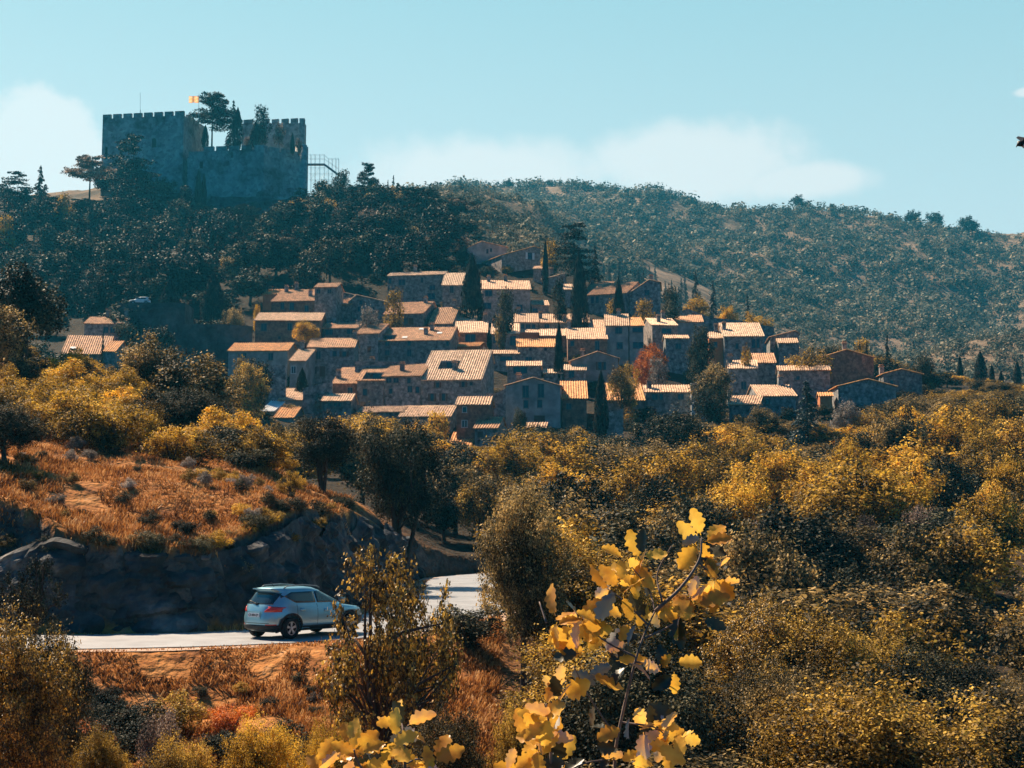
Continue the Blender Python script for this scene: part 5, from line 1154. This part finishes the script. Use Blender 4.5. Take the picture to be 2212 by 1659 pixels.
# ------------------------------------------------------------------ shrubs on the banks
shr = {'ochre': 'ochre bush in the brush on the hillside above the bank', 'gold': 'golden bush in the brush on the hillside above the bank', 'grey': 'silver grey bush in the brush on the hillside above the bank', 'dark': 'dark bush in the brush on the hillside above the bank'}
for i in range(120):
    Y = random.uniform(66, 100); x = random.uniform(-60, 640 if Y < 80 else 560); X = (x-CX)/F*Y
    if Y < 72 and x > 450: continue
    z = gz(X, Y); lf = random.choice(['gold','gold','gold','ochre','gold','dark'])
    tree_at(vary('shrub_near', i), lf, X, Y, z-.1, random.uniform(2.2, 4.2), random.uniform(1.3, 2.8), shr[lf]+(', left' if x < 150 else ', centre' if x < 350 else ', right'), group='bushes in the hillside brush')
for i in range(60):
    Y = random.uniform(51.5, 68); x = random.uniform(40, 760); X = (x-CX)/F*Y; z = gz(X, Y); lf = random.choice(['grey','dark','ochre'])
    if road_dist(np.array([X]), np.array([Y]))[0] < 5: continue
    s_ = random.uniform(.35, .8); tree_at(vary('shrub_near', i), lf, X, Y, z-.05, s_*1.4, s_, {'grey':'small silver tuft on the grass slope above the rock cut','dark':'small dark tuft on the grass slope above the rock cut','ochre':'small ochre tuft on the grass slope above the rock cut'}[lf]+(', left' if x < 300 else ', right'), group='tufts on the grass slope')
for i in range(60):
    Y = random.uniform(29, 41.5); x = random.uniform(120, 1000); X = (x-CX)/F*Y; z = gz(X, Y); lf = random.choice(['dark','pink','red','dark','ochre','dark'])
    if Y > 39: s_ = random.uniform(.3, .5)
    else: s_ = random.uniform(.5, 1.3)
    yt = px((X, Y, z+s_))[1]
    if yt < 1420: continue
    tree_at(vary('shrub_near', i), lf, X, Y, z-.05, s_*1.6, s_, {'dark':'dark low bush on the orange bank below the road','pink':'dry pinkish bush on the orange bank below the road','red':'rusty dry bush on the orange bank below the road','ochre':'ochre bush on the orange bank below the road'}[lf]+(', left' if x < 400 else ', right'), group='bushes on the bank below the road', name='low_bush', cat='bush')
for (x, yt, w, Y, lf, lb) in [(560,1530,230,24,'gold','golden feathery bush at the bottom left of centre'),(380,1570,220,23,'ochre','ochre feathery bush at the bottom edge left of the golden one'),(700,1540,150,25,'gold','golden bush behind the left oak sprig'),(960,1500,240,25,'tan','tan bush below the young oak at the bottom centre'),(1120,1480,160,27,'ochre','ochre bush between the two oak sprigs'),(215,1560,200,24,'ochre','ochre bush beside the lower left corner bush')]:
    tree(vary('broad_near', int(x)), lf, x, yt, w, Y, lb, cat='bush', name='bush')

for i in range(46):
    q = RC[int(len(RC)*(.13+.55*i/46))]; t_ = RC[int(len(RC)*(.13+.55*i/46))+1]-q; t_ = t_/np.hypot(*t_); n_ = np.array([-t_[1], t_[0]]); p_ = q+n_*random.uniform(4.7, 5.7)
    z = gz(p_[0], p_[1])
    if z < ROADZ+1.2: continue
    lf = random.choice(['dark','ochre','gold','dark','tan']); s_ = random.uniform(.4, 1.0)
    tree_at(vary('shrub_near', i), lf, p_[0], p_[1], z-.25, s_*1.7, s_, {'dark':'dark','ochre':'ochre','gold':'golden','tan':'tan'}[lf]+' bush hanging over the rim of the rock cutting'+(', left' if p_[0] < -9 else ', right'), group='bushes on the rim of the rock cutting', name='rim_bush', cat='bush')
# ------------------------------------------------------------------ far mountainside scrub: one mass nobody could count
LM['scrub'] = leafmat('far evergreen scrub', (.035,.05,.045), (.40,.33,.22), (.11,.12,.09), trans=.15, scale=.06, spec=.05, rough=.8, rnd=0)  # lightened tones carry part of the distance haze in the scrub colour
def scrub():
    n = 10500; x = RNG.uniform(860, 2330, n); Y = 350*np.exp(RNG.random(n)**.8*math.log(1120/350)); X = (x-CX)/F*Y; z = ground(X, Y)
    lim = np.interp(x, [860,1000,1100,1300,1500,1900,2330],[420,345,340,330,340,330,330])
    dens = vnoise(X, Y, 60)+vnoise(X, Y, 24)*.5; keep = (Y > lim) & (dens > -.62)
    clear = (np.abs(x-1470) < 75) & (Y > 560) & (Y < 680); keep &= ~clear
    X, Y, z, x = X[keep], Y[keep], z[keep], x[keep]; k = len(X); r = RNG.uniform(1.3, 3.7, k)*np.where(RNG.random(k) < .12, 1.5, 1)*np.clip(Y/800, .65, 1.1); r *= np.where(Y < 620, .75, 1)
    m_ = 64; d = sph(k*m_).reshape(k, m_, 3); lob = 1+.3*RNG.normal(size=(k, m_, 1)); P = np.stack([X, Y, z+r*.6], -1)[:, None, :]+d*r[:, None, None]*lob*np.array([1, 1, .85])
    q = leaf_quads(P.reshape(-1, 3), (d+np.array([0, 0, .3])+RNG.normal(0, .35, (k, m_, 3))).reshape(-1, 3), np.repeat(r*.46, m_), .85)
    tag(link_mesh('hillside_scrub', quads_mesh('hillside_scrub', q, LM['scrub'])), 'dense evergreen scrub and oaks covering the far mountainside', 'scrub', kind='stuff')
scrub()
for i in range(46):
    Y = random.uniform(470, 600); x = random.uniform(1300, 1520)+(600-Y)*.1; X = (x-CX)/F*Y; z = gz(X, Y)
    tree_at('fir_a', 'spruce', X, Y, z, random.uniform(4, 6), random.uniform(8, 13), 'pointed pine in the plantation below the bare clearing on the mountain', group='pines of the plantation')

# ------------------------------------------------------------------ foreground oak sprigs
LM['near'] = leafmat('sun painted yellow oak leaf', (.50,.22,.03), (.92,.58,.09), (.80,.43,.05), trans=.42, back=(.62,.64,.62), scale=22, spec=.5, rough=.38, rnd=0)
LM['near_dark'] = leafmat('shade painted oak leaf', (.03,.035,.02), (.09,.075,.03), trans=.12, back=(.3,.33,.33), scale=3, spec=.5, rough=.4, rnd=0)  # sunlit and shaded tones painted as two leaf colours, dealt out at random
def oak_leaf(mb, base, tip, nrm, fold, bend, seed):
    r = random.Random(seed); base, tip = Vector(base), Vector(tip); ax = tip-base; L = ax.length; ax.normalize(); n = Vector(nrm); n = (n-ax*n.dot(ax)).normalized(); s = ax.cross(n)
    K = 30; W_ = L*r.uniform(.27, .34); b = len(mb.v); ph = r.uniform(-.3, .3)
    for i in range(K+1):
        t = i/K; env = sin(pi*min(1, t*.93+.03)**1.15)**.75*(1 if t > .12 else .12+t*5); 
        p = base+ax*(L*t)+n*(-bend*L*t*t)
        for sd_ in (-1, 1):
            lob = 1-.30*(.5+.5*cos(2*pi*(t*4.6+ph+sd_*.06)))**1.5; w = W_*env*lob
            if t < .13: w = max(L*.012, w*.25)
            mb.v.append(tuple(p+s*(sd_*w)+n*(w*fold+L*.02*sin(t*14+sd_)))); mb.v.append(tuple(p+s*(sd_*w*.5)+n*(w*fold*.35)))
        mb.v.append(tuple(p))
    for i in range(K):
        a = b+i*5; c = a+5
        mb.f += [(a, a+1, c+1, c), (a+1, a+4, c+4, c+1), (a+4, a+3, c+3, c+4), (a+3, a+2, c+2, c+3)]
def sprig(label, Y, stems, clusters):
    o0 = at(*stems[0][0], Y); o0.z -= .3; o = empty('oak_sapling', o0, label=label, cat='oak')
    mb = MB()
    for s in stems:
        pts = catmull([tuple(at(x, y, Y+.03*math.sin(x*.05+y*.03))) for x, y in s], 5); k = len(pts); r0 = .0042 if len(s) > 3 else .0026
        mb.tube([Vector(p)-o0 for p in pts], [r0*(1-.6*i/k) for i in range(k)], 6)
    mb.build('branch', M['twig'], o, True)
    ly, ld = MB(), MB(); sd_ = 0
    for (cx_, cy_, n, L_, dark, spread) in clusters:
        n = int(n*1.1)+1; L_ *= .98; spread *= 1.5
        c = at(cx_, cy_, Y+random.uniform(-.04, .04)); a0 = random.uniform(0, 6.28)
        for i in range(n):
            sd_ += 1; a = a0+i*2*pi/n*1.0+random.uniform(-.4, .4); ln = L_*random.uniform(.75, 1.15)*Y/F; depth = random.uniform(-.8, .6)
            dr = Vector((cos(a), depth, sin(a)+.15)).normalized(); j = Vector((random.uniform(-1, 1), random.uniform(-1.2, 1.2), random.uniform(-1, 1)))*(spread*Y/F)
            base = c+j+dr*.006; nrm = Vector((random.uniform(-.7, .4), random.uniform(-1.4, -.2) if random.random() < .8 else .5, random.uniform(-.1, .9)))
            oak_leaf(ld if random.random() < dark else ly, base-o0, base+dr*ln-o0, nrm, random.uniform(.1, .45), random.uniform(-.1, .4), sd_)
            if j.length > .02: mb2 = None
    ly.build('sun_painted_leaves', LM['near'], o, True); 
    if ld.v: ld.build('shade_painted_leaves', LM['near_dark'], o, True)
sprig('downy oak sapling with big golden leaves rising in the foreground right of centre', 3.15,
 [[(1335,1760),(1328,1640),(1345,1540),(1372,1430),(1392,1370),(1415,1320)], [(1415,1320),(1400,1270),(1365,1225)], [(1415,1320),(1470,1270),(1510,1210),(1516,1160)], [(1400,1350),(1350,1300),(1310,1270)], [(1510,1215),(1545,1250)], [(1375,1420),(1300,1380),(1255,1330)], [(1328,1640),(1260,1650),(1190,1690)], [(1340,1560),(1410,1570),(1440,1590)], [(1180,1760),(1190,1650),(1185,1560),(1180,1520)], [(1390,1380),(1450,1350),(1480,1320)], [(1335,1600),(1270,1500),(1240,1440)], [(1180,1345),(1165,1300)], [(1430,1300),(1420,1240),(1450,1180)], [(1375,1430),(1430,1440)]],
 [(1365,1222,9,66,.12,14),(1518,1172,7,60,.2,8),(1545,1255,9,66,.05,10),(1325,1262,6,62,.0,14),(1262,1330,9,66,.2,18),(1205,1345,2,60,.0,6),(1405,1312,5,52,.2,10),(1490,1322,8,62,.25,16),(1300,1390,10,66,.45,26),(1350,1400,6,56,.6,24),(1245,1440,9,66,.4,22),(1190,1535,10,66,.1,24),(1165,1600,6,60,.1,18),(1130,1640,7,60,.0,24),(1425,1575,11,62,.15,26),(1455,1600,5,60,.0,10),(1370,1620,5,52,.3,18),(1440,1440,5,50,.5,12),(1300,1600,4,56,.4,20),(1210,1660,5,60,.3,18)])
sprig('low oak sprig with golden leaves at the bottom edge left of centre', 3.0,
 [[(872,1760),(875,1650),(872,1590),(868,1560)], [(800,1760),(800,1700),(770,1640),(765,1620)], [(875,1650),(905,1640),(925,1660)], [(700,1740),(715,1690),(730,1660)]],
 [(868,1562,9,58,.2,10),(850,1590,4,58,.5,14),(770,1622,9,62,.1,16),(735,1650,6,60,.0,18),(800,1650,7,58,.3,18),(925,1655,7,62,.1,14),(700,1660,3,60,0,14)])
# ------------------------------------------------------------------ bird cut by the right picture edge
def bird():
    p = at(2206, 309, 30); o = empty('bird', p, label='black and white bird flying at the right picture edge', cat='bird')
    k = 30/F; pts = [(-8,-4),(-6,0),(0,-1),(8,-5),(20,-9),(32,-12),(40,-13)]; rr = [1,4.6,5.5,7,7.5,4,1.5]
    mb = MB(); mb.tube([(x*k, 0, z*k) for x, z in pts], [r*k for r in rr], 12); mb.build('body', M['white'], o, True)
    MB().tube([(-10*k, -.01, -6*k), (-5*k, -.01, -2*k), (2*k, -.01, -1*k), (8*k, -.01, -4*k)], [1.5*k, 6.5*k, 7*k, 3*k], 12).tube([(-9*k,0,-5*k),(-12*k,0,-10*k)], [2*k, .3*k], 6).build('head', M['plastic'], o, True)
    for s in (-1, 1):
        w = MB().slabz([(2*k, 0), (10*k, s*3*k), (26*k, s*3*k), (30*k, s*26*k), (10*k, s*46*k), (2*k, s*34*k)], 2*k, 3.2*k); w.v = [(a, b_, c_+abs(b_)*.55) for a, b_, c_ in w.v]; w.build('wing', M['plastic'], o)
    MB().slabz([(34*k, -3*k), (56*k, -6*k), (56*k, 6*k), (34*k, 3*k)], -13.5*k, -12.5*k).build('tail', M['plastic'], o)
bird()
# ------------------------------------------------------------------ haze
def haze():
    m_ = bpy.data.materials.new('haze'); m_.use_nodes = True; N = m_.node_tree.nodes; L = m_.node_tree.links; N.clear(); out = N.new('ShaderNodeOutputMaterial'); v = N.new('ShaderNodeVolumePrincipled')
    v.inputs['Color'].default_value = (.06,.62,1,1); v.inputs['Density'].default_value = .00013; v.inputs['Anisotropy'].default_value = .3; L.new(v.outputs[0], out.inputs['Volume'])
    tag(MB().box(-3400, -60, -30, 3400, 3100, 420).build('haze', m_), kind='stuff', label='pale blue air haze over the valley', cat='haze')
haze()
